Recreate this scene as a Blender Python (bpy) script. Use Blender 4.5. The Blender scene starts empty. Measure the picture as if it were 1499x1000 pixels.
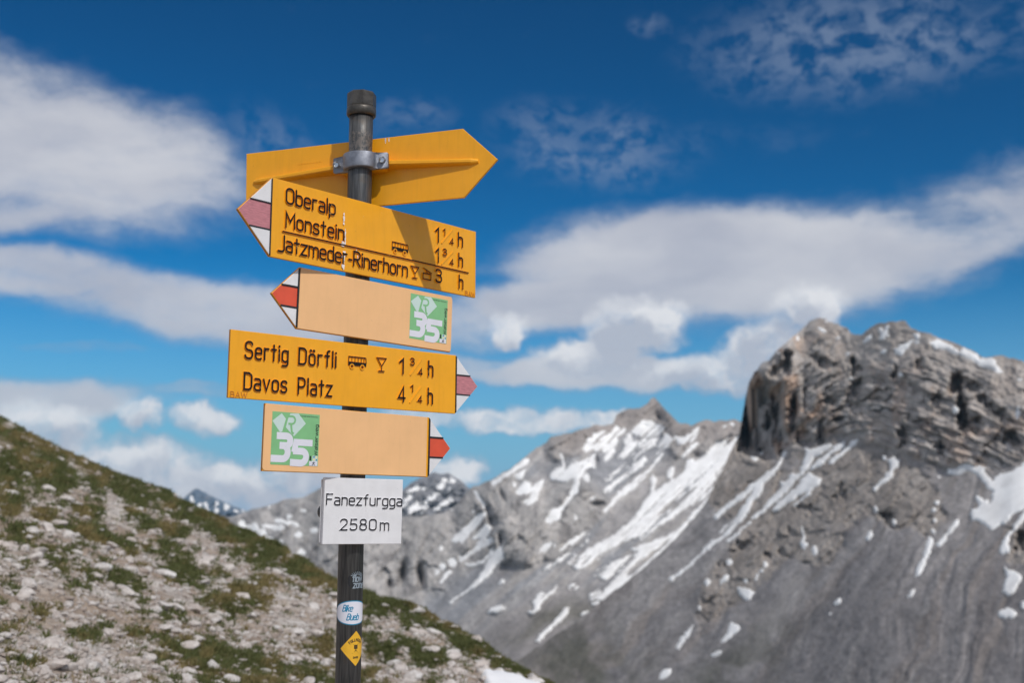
import bpy, bmesh, math, random
import numpy as np
from mathutils import Matrix, Vector

random.seed(7)
RNG = np.random.default_rng(11)
R_ = math.radians
COL = bpy.context.scene.collection
SC = bpy.context.scene
EYE = 1.6                                   # eye height above the path, metres

# ------------------------------------------------------------------ camera
F = 1666.0                                  # focal length in units of 1/1499 of the sensor width
PITCH, ROLL = 0.135886, 0.0050
cam_data = bpy.data.cameras.new('camera')
cam = bpy.data.objects.new('camera', cam_data)
COL.objects.link(cam)
SC.camera = cam
cam_data.sensor_width = 36.0
cam_data.lens = 36.0 * F / 1499.0
cam_data.clip_start = 0.05
cam_data.clip_end = 60000
cam_data.dof.use_dof = True
cam_data.dof.focus_distance = 2.74
cam_data.dof.aperture_fstop = 4.0
cam_data.dof.aperture_blades = 9
_cp, _sp, _cr, _sr = math.cos(PITCH), math.sin(PITCH), math.cos(ROLL), math.sin(ROLL)
V_UP0 = np.array([0, -_sp, _cp]); V_FW = np.array([0, _cp, _sp]); V_R0 = np.array([1., 0, 0])
V_R = _cr * V_R0 + _sr * V_UP0
V_U = -_sr * V_R0 + _cr * V_UP0
cam.matrix_world = Matrix(((V_R[0], V_U[0], -V_FW[0], 0), (V_R[1], V_U[1], -V_FW[1], 0),
                           (V_R[2], V_U[2], -V_FW[2], EYE), (0, 0, 0, 1)))

def azel(px, py):
    """bearing (radians, from +Y towards +X) and tangent of the elevation seen from the viewpoint"""
    px = np.asarray(px, float); py = np.asarray(py, float)
    a = (px - 749.5) / F; b = -(py - 500.0) / F
    d = V_FW[:, None] + V_R[:, None] * a.ravel() + V_U[:, None] * b.ravel()
    az = np.arctan2(d[0], d[1]); te = d[2] / np.hypot(d[0], d[1])
    return az.reshape(px.shape), te.reshape(px.shape)

# ------------------------------------------------------------------ sun, sky, clouds
SUN_AZ, SUN_EL = R_(146), R_(47.5)
SC.view_settings.view_transform = 'Standard'
SC.view_settings.look = 'None'
SC.view_settings.gamma = 1
SC.view_settings.use_curve_mapping = False
SC.view_settings.exposure = 0.0
SKY_STRENGTH = 0.10
sun_data = bpy.data.lights.new('sun', 'SUN')
sun_data.energy = 2.75
sun_data.angle = R_(1.0)
sun_data.color = (1.0, 0.95, 0.88)
sun = bpy.data.objects.new('sun', sun_data)
COL.objects.link(sun)
_s = Vector((math.sin(SUN_AZ) * math.cos(SUN_EL), math.cos(SUN_AZ) * math.cos(SUN_EL), math.sin(SUN_EL)))
sun.rotation_euler = _s.to_track_quat('Z', 'Y').to_euler()

W = bpy.data.worlds.new('World')
SC.world = W
W.use_nodes = True
wt = W.node_tree
wt.nodes.clear()

class NT:
    """small helper for writing node trees"""
    def __init__(s, t): s.t = t
    def n(s, typ, **kw):
        nd = s.t.nodes.new(typ)
        for k, v in kw.items(): setattr(nd, k, v)
        return nd
    def l(s, a, b): s.t.links.new(a, b)
    def put(s, sock, v):
        if isinstance(v, bpy.types.NodeSocket): s.l(v, sock)
        elif v is not None: sock.default_value = v
    def math(s, op, a, b=None, c=None, clamp=False):
        nd = s.n('ShaderNodeMath', operation=op, use_clamp=clamp)
        s.put(nd.inputs[0], a); s.put(nd.inputs[1], b) if b is not None else None
        if c is not None: s.put(nd.inputs[2], c)
        return nd.outputs[0]
    def vmath(s, op, a, b=None, out=0):
        nd = s.n('ShaderNodeVectorMath', operation=op)
        s.put(nd.inputs[0], a)
        if b is not None: s.put(nd.inputs[1], b)
        return nd.outputs[out]
    def ramp(s, v, a, b, lo=0., hi=1., smooth=True):
        nd = s.n('ShaderNodeMapRange')
        nd.interpolation_type = 'SMOOTHSTEP' if smooth else 'LINEAR'
        s.put(nd.inputs[0], v)
        for i, x in zip((1, 2, 3, 4), (a, b, lo, hi)): s.put(nd.inputs[i], x)
        return nd.outputs[0]
    def noise(s, vec, scale, detail=4, rough=.55, dist=0., out=0):
        nd = s.n('ShaderNodeTexNoise')
        s.put(nd.inputs['Vector'], vec)
        nd.inputs['Scale'].default_value = scale; nd.inputs['Detail'].default_value = detail
        nd.inputs['Roughness'].default_value = rough; nd.inputs['Distortion'].default_value = dist
        return nd.outputs[out]
    def mix(s, f, a, b, typ='MIX'):
        nd = s.n('ShaderNodeMix', data_type='RGBA', blend_type=typ)
        s.put(nd.inputs[0], f); s.put(nd.inputs[6], a); s.put(nd.inputs[7], b)
        return nd.outputs[2]

q = NT(wt)
tc = q.n('ShaderNodeTexCoord').outputs['Generated']
sep = q.n('ShaderNodeSeparateXYZ'); q.l(tc, sep.inputs[0])
az_s = q.math('ARCTAN2', sep.outputs[0], sep.outputs[1])
el_s = q.math('ARCSINE', sep.outputs[2])
cmb = q.n('ShaderNodeCombineXYZ'); q.l(az_s, cmb.inputs[0]); q.l(el_s, cmb.inputs[1])
ae = cmb.outputs[0]                                         # bearing, elevation

sky = q.n('ShaderNodeTexSky', sky_type='NISHITA', sun_disc=False)
sky.sun_elevation = SUN_EL
sky.sun_rotation = SUN_AZ
sky.altitude = 2580
sky.air_density = 1.0; sky.dust_density = 0.4; sky.ozone_density = 2.5
hs = q.n('ShaderNodeHueSaturation'); hs.inputs['Saturation'].default_value = 1.25
hs.inputs['Hue'].default_value = 0.485
q.l(sky.outputs[0], hs.inputs['Color'])
gm_ = q.n('ShaderNodeGamma'); gm_.inputs[1].default_value = 1.5; q.l(q.mix(1.0, hs.outputs[0], (0.72, 0.92, 1.0, 1), 'MULTIPLY'), gm_.inputs[0])
skycol = q.mix(1.0, q.mix(1.0, gm_.outputs[0], (.03, .35, .34, 1), 'MULTIPLY'), (9, 9, 9, 1), 'DARKEN')
skycol = q.mix(q.ramp(el_s, .21, -.02), skycol, (2.3, 4.2, 6.2, 1))

def cloud_blobs(vec, blobs, soft0):
    acc = None
    for (cx, cy, rx, ry, rot, st) in blobs:
        a, t = azel(cx, cy); a = float(a); e = math.atan(float(t))
        mp = q.n('ShaderNodeMapping', vector_type='TEXTURE')
        mp.inputs['Location'].default_value = (a, e, 0)
        mp.inputs['Rotation'].default_value = (0, 0, -R_(rot))
        mp.inputs['Scale'].default_value = (rx / F, ry / F, 1)
        q.l(vec, mp.inputs['Vector'])
        ln = q.vmath('LENGTH', mp.outputs[0], out=1)
        v = q.ramp(ln, 1.0, soft0, 0.0, st)
        acc = v if acc is None else q.math('MAXIMUM', acc, v)
    return acc

# warped coordinates
n1 = q.noise(ae, 7.0, 5, .55, out=1)
w1 = q.vmath('MULTIPLY', q.vmath('SUBTRACT', n1, (.5, .5, .5)), (.10, .05, 0))
ae_soft = q.vmath('ADD', ae, w1)
n2 = q.noise(ae, 22.0, 7, .62, out=1)
w2 = q.vmath('MULTIPLY', q.vmath('SUBTRACT', n2, (.5, .5, .5)), (.045, .038, 0))
ae_puff = q.vmath('ADD', ae, w2)

lens = [(70, 215, 410, 165, 9, .78), (-20, 300, 240, 60, 0, .7), (20, 395, 300, 55, 4, .8), (320, 460, 400, 66, 5, .80),
        (40, 575, 240, 45, 0, .85), (300, 570, 170, 16, 0, .4), (110, 505, 130, 12, 0, .35),
        (1070, 385, 470, 128, 0, 1.), (870, 435, 320, 75, -8, .95), (1400, 335, 330, 95, -14, .6),
        (620, 480, 220, 60, 4, .62), (880, 545, 330, 34, 0, .9), (700, 540, 160, 30, 0, .6), (-300, 330, 320, 140, 0, .9), (1750, 300, 300, 90, 0, .7)]
puff = [(935, 478, 95, 62, 0, 1.), (865, 520, 110, 42, 0, 1.), (1182, 455, 66, 48, 0, .95), (1105, 515, 100, 55, -30, .95),
        (1040, 548, 130, 36, 0, .95), (742, 486, 40, 36, 0, .95), (206, 610, 44, 32, 0, .9), (300, 612, 66, 30, 0, .9),
        (95, 618, 60, 30, 0, .8), (40, 640, 120, 60, 0, .9), (195, 690, 160, 58, 0, .95), (330, 712, 130, 50, 0, .95), (455, 690, 90, 50, 0, .95),
        (390, 735, 170, 30, 0, .9), (760, 618, 170, 30, 0, .85), (885, 612, 60, 24, 0, .85), (668, 690, 60, 28, 0, .9), (620, 612, 80, 26, 0, .7),
        (-150, 700, 200, 80, 0, .9), (1700, 620, 160, 60, 0, .8)]
wisp = [(1270, 60, 330, 100, 4, 1.), (860, 212, 190, 80, 6, .95), (945, 30, 50, 24, 10, .8), (400, 225, 130, 80, 20, .7),
        (1470, 265, 130, 50, -10, .8), (590, 170, 90, 40, 0, .5), (1080, 200, 160, 40, 0, .25)]
dl = cloud_blobs(ae_soft, lens, .35)
dp = cloud_blobs(ae_puff, puff, .45)
dw = cloud_blobs(ae_soft, wisp, .2)
# layered cloud: fibrous, denser in the middle
st = q.vmath('MULTIPLY', ae_soft, (1, 2.6, 1))
fib = q.noise(st, 9.0, 6, .6)
fib2 = q.noise(q.vmath('MULTIPLY', ae_puff, (1, 1.8, 1)), 30.0, 6, .65)
dl2 = q.ramp(q.math('ADD', dl, q.math('ADD', q.math('MULTIPLY', q.math('SUBTRACT', fib, .5), .80), q.math('MULTIPLY', q.math('SUBTRACT', fib2, .5), .30))), .10, .86, 0., .92)
# wisps: broken small cells
cell = q.noise(q.vmath('MULTIPLY', ae_soft, (1, 1.3, 1)), 48.0, 6, .62)
cellb = q.noise(ae_soft, 12.0, 3, .5)
wv = q.math('MULTIPLY', q.math('MULTIPLY', dw, q.ramp(cell, .36, .62)), q.ramp(cellb, .25, .5))
wv = q.math('MULTIPLY', wv, .42)
# unseen cloud cover round the rest of the sky, thickened and brightened as fill light
far_n = q.noise(tc, 3.0, 7, .6)
far_c = q.ramp(far_n, .38, .60, 0., .92)
out_az = q.ramp(q.math('ABSOLUTE', az_s), .55, .85)
out_el = q.ramp(el_s, .48, .75)
outm = q.math('MAXIMUM', out_az, out_el)
far_c = q.math('MULTIPLY', far_c, outm)
grain = q.noise(ae_puff, 34.0, 8, .66)
dens = q.math('MAXIMUM', q.math('MAXIMUM', dl2, wv), far_c)
puffd = q.ramp(q.math('ADD', dp, q.math('MULTIPLY', q.math('MULTIPLY', q.math('SUBTRACT', grain, .5), 1.5), q.ramp(dp, .0, .35))), .06, .95, 0., .95, smooth=False)
# cloud colour: grey undersides, lighter tops, lighter towards the dense parts
ae_up = q.vmath('ADD', ae_puff, (0.004, 0.014, 0))
dp_up = cloud_blobs(ae_up, puff[:13], .3)
shade = q.noise(ae_puff, 26.0, 5, .6)
body = q.noise(st, 5.0, 4, .5)
lc = q.mix(q.ramp(body, .3, .7), (.46, .48, .56, 1), (.655, .66, .70, 1))
lc = q.mix(q.ramp(dl2, .1, .8), (.30, .37, .50, 1), lc)
pc = q.mix(q.ramp(q.math('ADD', q.math('MULTIPLY', dp_up, -.35), shade), .1, .55), (.50, .53, .61, 1), (.84, .84, .86, 1))
ccol = q.mix(puffd, lc, pc)
ccol = q.mix(outm, ccol, q.mix(q.noise(tc, 6.0, 5, .6), (.62, .63, .68, 1), (1.05, 1.04, 1.03, 1)))
alpha = q.math('MAXIMUM', dens, puffd, clamp=True)
alpha = q.math('MULTIPLY', alpha, q.ramp(el_s, -.05, .0))
bg1 = q.n('ShaderNodeBackground'); q.l(skycol, bg1.inputs[0]); bg1.inputs[1].default_value = SKY_STRENGTH
bg2 = q.n('ShaderNodeBackground'); q.l(ccol, bg2.inputs[0]); bg2.inputs[1].default_value = 1.0
mx = q.n('ShaderNodeMixShader'); q.l(alpha, mx.inputs[0]); q.l(bg1.outputs[0], mx.inputs[1]); q.l(bg2.outputs[0], mx.inputs[2])
wo = q.n('ShaderNodeOutputWorld'); q.l(mx.outputs[0], wo.inputs[0])
W.cycles.sampling_method = 'MANUAL'
W.cycles.sample_map_resolution = 512

# ------------------------------------------------------------------ numpy noise
def _h(ix, iy, seed):
    n = (ix.astype(np.int64) * 374761393 + iy.astype(np.int64) * 668265263 + seed * 974634777) & 0xFFFFFFFF
    n = ((n ^ (n >> 13)) * 1274126177) & 0xFFFFFFFF
    n = (n ^ (n >> 16)) & 0xFFFFFFFF
    return n / 4294967295.0
def vn(x, y, seed=0):
    ix = np.floor(x); iy = np.floor(y); fx = x - ix; fy = y - iy
    fx = fx * fx * (3 - 2 * fx); fy = fy * fy * (3 - 2 * fy)
    a = _h(ix, iy, seed); b = _h(ix + 1, iy, seed); c = _h(ix, iy + 1, seed); d = _h(ix + 1, iy + 1, seed)
    return (a + (b - a) * fx) * (1 - fy) + (c + (d - c) * fx) * fy
def fbm(x, y, o=4, seed=0, g=.5):
    s = 0; a = 1.; t = 0
    for i in range(o):
        s = s + a * vn(x * 2 ** i + 17.3 * i, y * 2 ** i - 9.1 * i, seed + i); t += a; a *= g
    return s / t
def ridged(x, y, o=4, seed=0):
    s = 0; a = 1.; t = 0
    for i in range(o):
        s = s + a * (1 - abs(2 * vn(x * 2 ** i + 5.3 * i, y * 2 ** i + 3.1 * i, seed + i) - 1)); t += a; a *= .5
    return s / t
def facets(u, v, seed=0, tilt=1.0):
    """broken rock: every cell a flat face of its own height and tilt"""
    iu = np.floor(u); iv = np.floor(v); best = np.full(u.shape, 9.); out = np.zeros(u.shape)
    for du in (-1, 0, 1):
        for dv in (-1, 0, 1):
            cu = iu + du; cv = iv + dv
            pu = cu + .15 + .7 * _h(cu, cv, seed); pv_ = cv + .15 + .7 * _h(cu, cv, seed + 1)
            d = (u - pu) ** 2 + (v - pv_) ** 2
            hgt = _h(cu, cv, seed + 2) + tilt * ((u - pu) * (_h(cu, cv, seed + 3) - .5) + (v - pv_) * (_h(cu, cv, seed + 4) - .5))
            m = d < best; out = np.where(m, hgt, out); best = np.where(m, d, best)
    return out
def sstep(a, b, x):
    t = np.clip((x - a) / (b - a), 0, 1); return t * t * (3 - 2 * t)
def interp(tbl, x):
    t = np.array(sorted(tbl), float); return np.interp(x, t[:, 0], t[:, 1])

# ------------------------------------------------------------------ material helpers
def new_mat(name):
    m = bpy.data.materials.new(name); m.use_nodes = True
    t = NT(m.node_tree); b = m.node_tree.nodes['Principled BSDF']
    return m, t, b
def flat_mat(name, col, rough=.5, metal=0., coat=0., var=.06, nscale=40., bump=.0, bscale=300., stretch=(1, 1, 1)):
    m, t, b = new_mat(name)
    tcn = t.n('ShaderNodeTexCoord').outputs['Object']
    tv = t.vmath('MULTIPLY', tcn, stretch)
    f = t.noise(tv, nscale, 5, .6)
    c0 = tuple(max(0, c * (1 - var * 2)) for c in col) + (1,); c1 = tuple(min(1, c * (1 + var)) for c in col) + (1,)
    t.l(t.mix(t.ramp(f, .25, .7), c0, c1), b.inputs['Base Color'])
    b.inputs['Roughness'].default_value = rough; b.inputs['Metallic'].default_value = metal
    b.inputs['Coat Weight'].default_value = coat; b.inputs['Coat Roughness'].default_value = .18
    if bump:
        bn = t.n('ShaderNodeBump'); bn.inputs['Strength'].default_value = bump; bn.inputs['Distance'].default_value = .002
        t.l(t.noise(tv, bscale, 3, .6), bn.inputs['Height']); t.l(bn.outputs[0], b.inputs['Normal'])
    return m

def link(name, mesh, mats=(), parent=None):
    o = bpy.data.objects.new(name, mesh); COL.objects.link(o)
    for mm in mats:
        if len(mesh.materials) < len(mats): mesh.materials.append(mm)
    if parent is not None: o.parent = parent
    return o
def tag(o, label=None, cat=None, group=None, kind=None):
    if label: o['label'] = label
    if cat: o['category'] = cat
    if group: o['group'] = group
    if kind: o['kind'] = kind
    return o
def np_mesh(name, V, Fc, smooth=False):
    """V (n,3), Fc (m,k) with constant k"""
    me = bpy.data.meshes.new(name)
    V = np.ascontiguousarray(V, np.float32); Fc = np.ascontiguousarray(Fc, np.int32)
    k = Fc.shape[1]
    me.vertices.add(len(V)); me.vertices.foreach_set('co', V.ravel())
    me.loops.add(Fc.size); me.loops.foreach_set('vertex_index', Fc.ravel())
    me.polygons.add(len(Fc)); me.polygons.foreach_set('loop_start', np.arange(0, Fc.size, k, dtype=np.int32))
    me.update(calc_edges=True)
    if smooth: me.polygons.foreach_set('use_smooth', np.ones(len(Fc), bool))
    return me
def vcol(me, name, C):
    at = me.color_attributes.new(name, 'FLOAT_COLOR', 'POINT')
    A = np.ones((len(C), 4), np.float32); A[:, :C.shape[1]] = C
    at.data.foreach_set('color', A.ravel())

# ================================================================== TERRAIN: mountains
SIL_R = [(600, 1070), (640, 1040), (700, 1000), (760, 965), (800, 940), (850, 905), (900, 866), (950, 826), (1000, 777), (1030, 742), (1040, 722), (1050, 702),
         (1059, 688), (1066, 669), (1074, 655), (1082, 638), (1086, 615), (1091, 584), (1096, 562), (1101, 552), (1104, 545), (1115, 533),
         (1127, 526), (1135, 517), (1142, 508), (1155, 498), (1168, 488), (1176, 478), (1185, 470), (1195, 467), (1208, 467), (1212, 472),
         (1222, 475), (1235, 476), (1240, 480), (1245, 487), (1252, 490), (1262, 488), (1275, 480), (1288, 474), (1303, 472), (1316, 469),
         (1325, 470), (1333, 479), (1342, 484), (1355, 487), (1372, 494), (1395, 502), (1410, 509), (1425, 514), (1437, 521), (1452, 523),
         (1466, 519), (1480, 524), (1499, 530), (1560, 548), (1640, 590), (1760, 660)]
SIL_M = [(260, 790), (300, 766), (340, 756), (360, 749), (378, 744), (394, 741), (418, 731), (448, 727), (471, 714), (500, 711), (530, 728), (560, 748),
         (590, 757), (620, 756), (645, 752), (665, 742), (680, 725), (690, 714), (705, 709), (720, 702), (745, 688), (768, 669), (785, 656),
         (800, 648), (806, 640), (825, 636), (850, 630), (862, 626), (872, 621), (880, 623), (898, 620), (903, 606), (920, 598), (936, 597),
         (948, 590), (953, 583), (958, 581), (966, 590), (974, 600), (984, 611), (993, 620), (1005, 620), (1012, 623), (1022, 618),
         (1034, 614), (1045, 618), (1055, 616), (1065, 615), (1075, 614), (1085, 617), (1110, 640), (1160, 690), (1240, 760)]
SIL_D = [(540, 770), (560, 752), (580, 730), (590, 716), (600, 708), (615, 700), (628, 694), (636, 692), (646, 695), (656, 692), (666, 698),
         (680, 709), (692, 718), (720, 745), (760, 790)]
SIL_P = [(180, 775), (230, 750), (267, 731), (276, 723), (283, 717), (288, 715), (293, 718), (303, 723), (322, 733), (346, 743), (362, 748), (385, 758), (420, 775)]
BASE_CRAG = [(1000, 790), (1040, 735), (1062, 690), (1085, 655), (1100, 664), (1120, 672), (1150, 668), (1180, 652), (1230, 640), (1270, 650), (1320, 668), (1380, 690),
             (1430, 692), (1460, 690), (1499, 676), (1600, 640), (1760, 690)]

def sgauss(x, y, cx, cy, rx, ry, rot=0.):
    return np.exp(-np.log(1 / np.maximum(gauss(x, y, cx, cy, rx, ry, rot), 1e-9)) ** 2)
def gauss(x, y, cx, cy, rx, ry, rot=0.):
    c, s = math.cos(R_(rot)), math.sin(R_(rot))
    u = ((x - cx) * c + (y - cy) * s) / rx; v = (-(x - cx) * s + (y - cy) * c) / ry
    return np.exp(-(u * u + v * v))

def grid(x0, x1, dx, sil, ybot, nrow, jag=2.5, seed=0):
    X = np.arange(x0, x1 + .1, dx)
    S = interp(sil, X) + (fbm(X / 9., X * 0 + seed, 3, seed) - .5) * 2 * jag
    yr = np.linspace(S.min(), ybot, nrow)
    PY = np.maximum(yr[:, None], S[None, :])
    PX = np.repeat(X[None, :], nrow, 0)
    return PX, PY, S
def integrate(PX, PY, tanphi, Rb):
    """walk each column up the slope from its foot: dR/R = d(te) / (tan(phi) - te)"""
    az, te = azel(PX, PY)
    dte = te[:-1] - te[1:]
    m = (te[:-1] + te[1:]) / 2; tp = (tanphi[:-1] + tanphi[1:]) / 2
    st_ = dte / np.maximum(tp - m, .12)
    L = np.zeros_like(PX); L[:-1] = np.cumsum(st_[::-1], 0)[::-1]
    return az, te, Rb[None, :] * np.exp(L)

def smooth2(A, n):
    for _ in range(n):
        B = A.copy(); B[:, 1:-1] = (A[:, :-2] + 2 * A[:, 1:-1] + A[:, 2:]) / 4; A = B
    return A

# ---- snow shapes (polygons, strokes x1,y1,x2,y2,width, dots x,y,rx,ry,rot), traced feature by feature
SNOW_R_POLY = [
 [(1196,480),(1200,478),(1210,484),(1209,487),(1202,486)],
 [(1262,500),(1268,493),(1275,489),(1276,494),(1270,500),(1264,503)],
 [(1285,482),(1290,481),(1293,485),(1298,476),(1302,476),(1299,486),(1295,495),(1287,497),(1289,491)],
 [(1308,510),(1310,520),(1315,519),(1318,522),(1322,519),(1330,508),(1337,500),(1336,497),(1325,503),(1312,508)],
 [(1360,503),(1372,496),(1386,502),(1401,511),(1402,518),(1395,518),(1380,511),(1368,509)],
 [(1401,518),(1410,511),(1419,512),(1431,520),(1436,526),(1445,522),(1454,525),(1460,535),(1468,546),(1461,546),(1448,540),(1437,537),(1422,528),(1410,521)],
 [(1152,661),(1146,676),(1134,694),(1118,708),(1114,721),(1102,733),(1095,750),(1085,762),(1068,782),(1044,798),(1030,810),(1015,825),(984,851),(979,849),(1003,830),(1025,813),(1034,798),(1056,786),(1072,768),(1087,742),(1096,729),(1105,715),(1092,726),(1065,745),(1047,761),(1045,754),(1074,730),(1095,714),(1113,699),(1134,685),(1143,674),(1146,662)],
 [(1257,642),(1252,652),(1239,662),(1222,676),(1215,680),(1214,675),(1228,664),(1243,651),(1250,644)],
 [(1237,646),(1234,655),(1218,664),(1200,683),(1188,690),(1184,689),(1188,682),(1205,668),(1220,656),(1230,648)],
 [(1179,655),(1188,659),(1215,649),(1217,653),(1206,662),(1191,670),(1182,688),(1170,699),(1155,715),(1137,735),(1120,748),(1107,760),(1099,760),(1119,741),(1140,718),(1155,700),(1152,696),(1161,694),(1169,694),(1176,680),(1175,673),(1181,665)],
 [(1185,691),(1191,697),(1202,700),(1197,712),(1185,721),(1178,721),(1155,736),(1134,750),(1129,748),(1146,730),(1164,714),(1176,700)],
 [(1299,674),(1309,670),(1317,674),(1315,682),(1308,688),(1306,700),(1290,710),(1281,719),(1279,716),(1290,703),(1302,689),(1303,680)],
 [(1386,688),(1401,686),(1407,680),(1417,679),(1426,683),(1443,685),(1441,691),(1448,697),(1456,708),(1455,700),(1464,695),(1480,692),(1499,678),(1530,664),(1560,660),(1560,735),(1520,742),(1499,745),(1484,752),(1472,768),(1460,772),(1452,776),(1446,773),(1440,768),(1425,762),(1421,752),(1424,745),(1436,742),(1428,731),(1431,727),(1438,728),(1450,738),(1453,722),(1440,708),(1430,694),(1417,690),(1400,696),(1388,693)],
 [(1510,745),(1498,765),(1478,784),(1476,796),(1478,808),(1469,812),(1462,806),(1466,794),(1476,782),(1486,768),(1500,748)],
 [(1471,830),(1498,844),(1490,856),(1483,870),(1476,874),(1466,868),(1471,856),(1474,839)],
 [(1404,760),(1406,766),(1390,783),(1378,801),(1373,801),(1370,797),(1380,786),(1396,766)],
 [(1363,786),(1367,790),(1360,810),(1357,820),(1347,843),(1341,844),(1340,839),(1349,820),(1353,808),(1358,790)],
 [(1079,860),(1090,862),(1104,868),(1098,878),(1091,879),(1084,873)],
 [(1070,911),(1084,918),(1078,926),(1058,943),(1055,941),(1066,926)],
 [(1014,916),(1012,925),(1000,942),(995,951),(990,950),(993,942),(1003,926)]]
SNOW_R_STR = [(1174,772,1177,792,3),(1066,793,1099,765,3),(1054,779,1080,758,2.5),(1160,742,1185,722,3)]
SNOW_R_DOT = [(1167,496,2.5,2.5,0),(1141,517,2,2,0),(1227,496,2,2,0),(1241,519,2,2,0),(1247,554,3,3,0),(1210,470,2,2,0),(1300,492,2,2,0),
 (1342,492,5,4,0),(1342,501,3,3,0),(1294,515,4,3,-20),(1318,551,4,3,-40),(1399,601,5,4,30),(1490,604,3,8,0),(1492,557,3,2,0),
 (1145,708,3,3,0),(1114,662,3,3,0),(1105,670,6,3,20),(1294,670,3,4,0),(1282,746,3,5,0),(1375,698,2,2,0),(1372,737,3.5,3.5,0),(1368,746,3.5,3.5,0),
 (1475,899,13,8,0),(1498,887,4,6,0),(1368,763,2.5,4,0),(1366,778,3,3.5,0),(1333,871,3.5,7,35),(1309,765,3,5,0),(1273,785,3.5,8,30),(1226,881,3,7,30),
 (1215,899,2,2,0),(1177,798,4.5,5,0),(1192,806,5,7,0),(1119,827,3.5,4.5,0),(1114,837,2.5,2.5,0),(1108,845,2.5,6,20),(1068,824,5,4.5,0),
 (1060,849,8,3,-40),(1035,853,4,5,20),(1092,850,2.5,2.5,0),(1049,958,8,3.5,-20),(974,987,11,5,-38),(1024,891,2,4,0)]
SNOW_M_POLY = [
 [(1072,628),(1062,647),(1070,644),(1084,636),(1078,652),(1066,676),(1050,702),(1045,715),(1055,712),(1048,730),(1035,742),(1009,764),(990,790),(974,806),(943,842),(912,868),(886,880),(862,878),(870,868),(894,855),(868,843),(880,830),(905,820),(939,808),(920,806),(943,797),(975,785),(996,771),(1020,745),(1035,728),(1020,735),(1000,747),(975,765),(956,775),(935,786),(912,795),(890,806),(866,826),(842,836),(838,830),(860,812),(877,798),(903,780),(928,758),(939,749),(956,725),(969,712),(985,702),(1000,692),(1012,680),(1026,670),(1045,655),(1062,643)],
 [(926,627),(941,615),(956,617),(973,625),(968,635),(953,640),(941,640),(930,638),(923,631)],
 [(913,654),(918,627),(922,633),(926,646),(964,640),(960,646),(926,665),(915,671),(905,672)],
 [(882,749),(899,728),(926,703),(956,682),(964,652),(975,636),(981,638),(987,644),(972,661),(964,676),(941,701),(930,714),(903,733),(886,750)],
 [(987,640),(1002,640),(1023,625),(1025,631),(1010,648),(991,651)],
 [(954,695),(962,701),(958,716),(960,722),(973,711),(972,718),(953,737),(932,760),(926,760),(950,725)],
 [(852,657),(867,642),(871,633),(888,631),(886,640),(871,654),(858,663)],
 [(850,676),(871,665),(873,684),(861,684),(850,699),(845,720),(828,741),(818,760),(801,767),(796,763),(807,748),(822,741),(834,722),(842,702),(824,706),(807,703),(804,697),(811,686),(824,684),(828,691),(839,672),(847,678)],
 [(708,708),(721,703),(742,691),(767,670),(774,672),(771,682),(744,695),(721,714),(718,706)],
 [(754,697),(769,687),(769,693),(761,703),(756,703)],
 [(755,721),(769,705),(775,708),(777,714),(796,701),(798,703),(784,733),(773,742),(765,735),(778,727),(780,722),(763,724),(758,725)],
 [(799,796),(813,794),(815,800),(805,807),(790,809),(790,805)],
 [(712,748),(706,762),(676,796),(661,794),(663,786),(682,771),(703,752)],
 [(714,767),(718,773),(714,786),(701,800),(697,798),(703,788),(693,792),(693,788)],
 [(678,822),(685,826),(706,822),(718,807),(720,801),(722,809),(706,827),(684,830)],
 [(723,807),(735,796),(737,817),(719,839),(696,859),(660,884),(657,882),(687,862),(700,846),(710,832),(714,822)],
 [(771,899),(782,893),(780,882),(791,866),(800,871),(816,859),(810,868),(794,882),(791,893),(778,899)],
 [(783,941),(787,934),(828,891),(834,891),(832,898),(789,941)]]
SNOW_M_STR = [(888,703,956,650,4),(886,720,943,673,6),(888,644,903,629,8),(873,657,886,648,8),(886,659,901,646,8),(888,672,898,659,7),
 (822,665,826,686,3),(695,720,712,745,5),(675,818,718,791,6),(645,852,656,838,5),(798,834,850,800,5),(834,823,861,805,7),(841,795,858,784,10),
 (848,823,900,791,5),(820,807,845,785,4),(866,873,902,853,6),(1003,690,1012,676,7),(1040,672,1052,652,8),(362,772,386,780,7),(386,770,412,773,6),
 (404,762,436,768,5),(907,795,930,775,4),(900,640,915,628,4),(858,812,885,792,4),(1060,625,1072,620,3),(1000,668,1018,650,5),(935,790,960,772,4)]
SNOW_M_DOT = [(645,803,3,3,0),(659,745,3,3,0),(647,829,5,4.5,0),(662,824,6,7,30),(692,748,2,2,0),(840,860,8,4.5,-15),(873,885,7,4.5,0),(883,889,4,3,0),
 (857,898,6,3,-15),(726,893,13,4,-15),(734,852,6,3,-35),(981,692,5,9,20),(858,700,4,6,-20),(862,645,3,3,0),(354,768,5,6,0),(356,773,5,4,0),(372,771,5,5,0),
 (423,758,4,3,0),(437,783,5,4,0),(460,776,5,5,0),(444,748,4,3,0),(410,735,3,2,0),(394,742,3,2,0),(394,789,7,3,0),(410,793,4,3,0),(442,809,5,5,0),
 (355,764,3,3,0),(640,838,3,4,0),(752,710,3,3,0),(768,716,3,2,0),(1090,640,1,1,0),(868,730,4,4,0),(858,790,3,5,0),(905,720,2,2,0),(842,758,3,3,0)]
SNOW_D_POLY = [[(598,743),(609,735),(617,741),(630,724),(644,722),(619,750),(611,754),(600,753)]]
SNOW_D_STR = [(598,721,611,714,6),(638,746,659,733,7),(655,724,659,716,4),(588,740,600,728,5)]
SNOW_D_DOT = [(651,703,4,3,0),(662,704,4,4,0),(645,712,7,4,-30),(620,716,3,2,0),(634,735,3,2,0)]
SNOW_P_STR = [(300,738,302,750,5),(280,727,282,738,4)]
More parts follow.
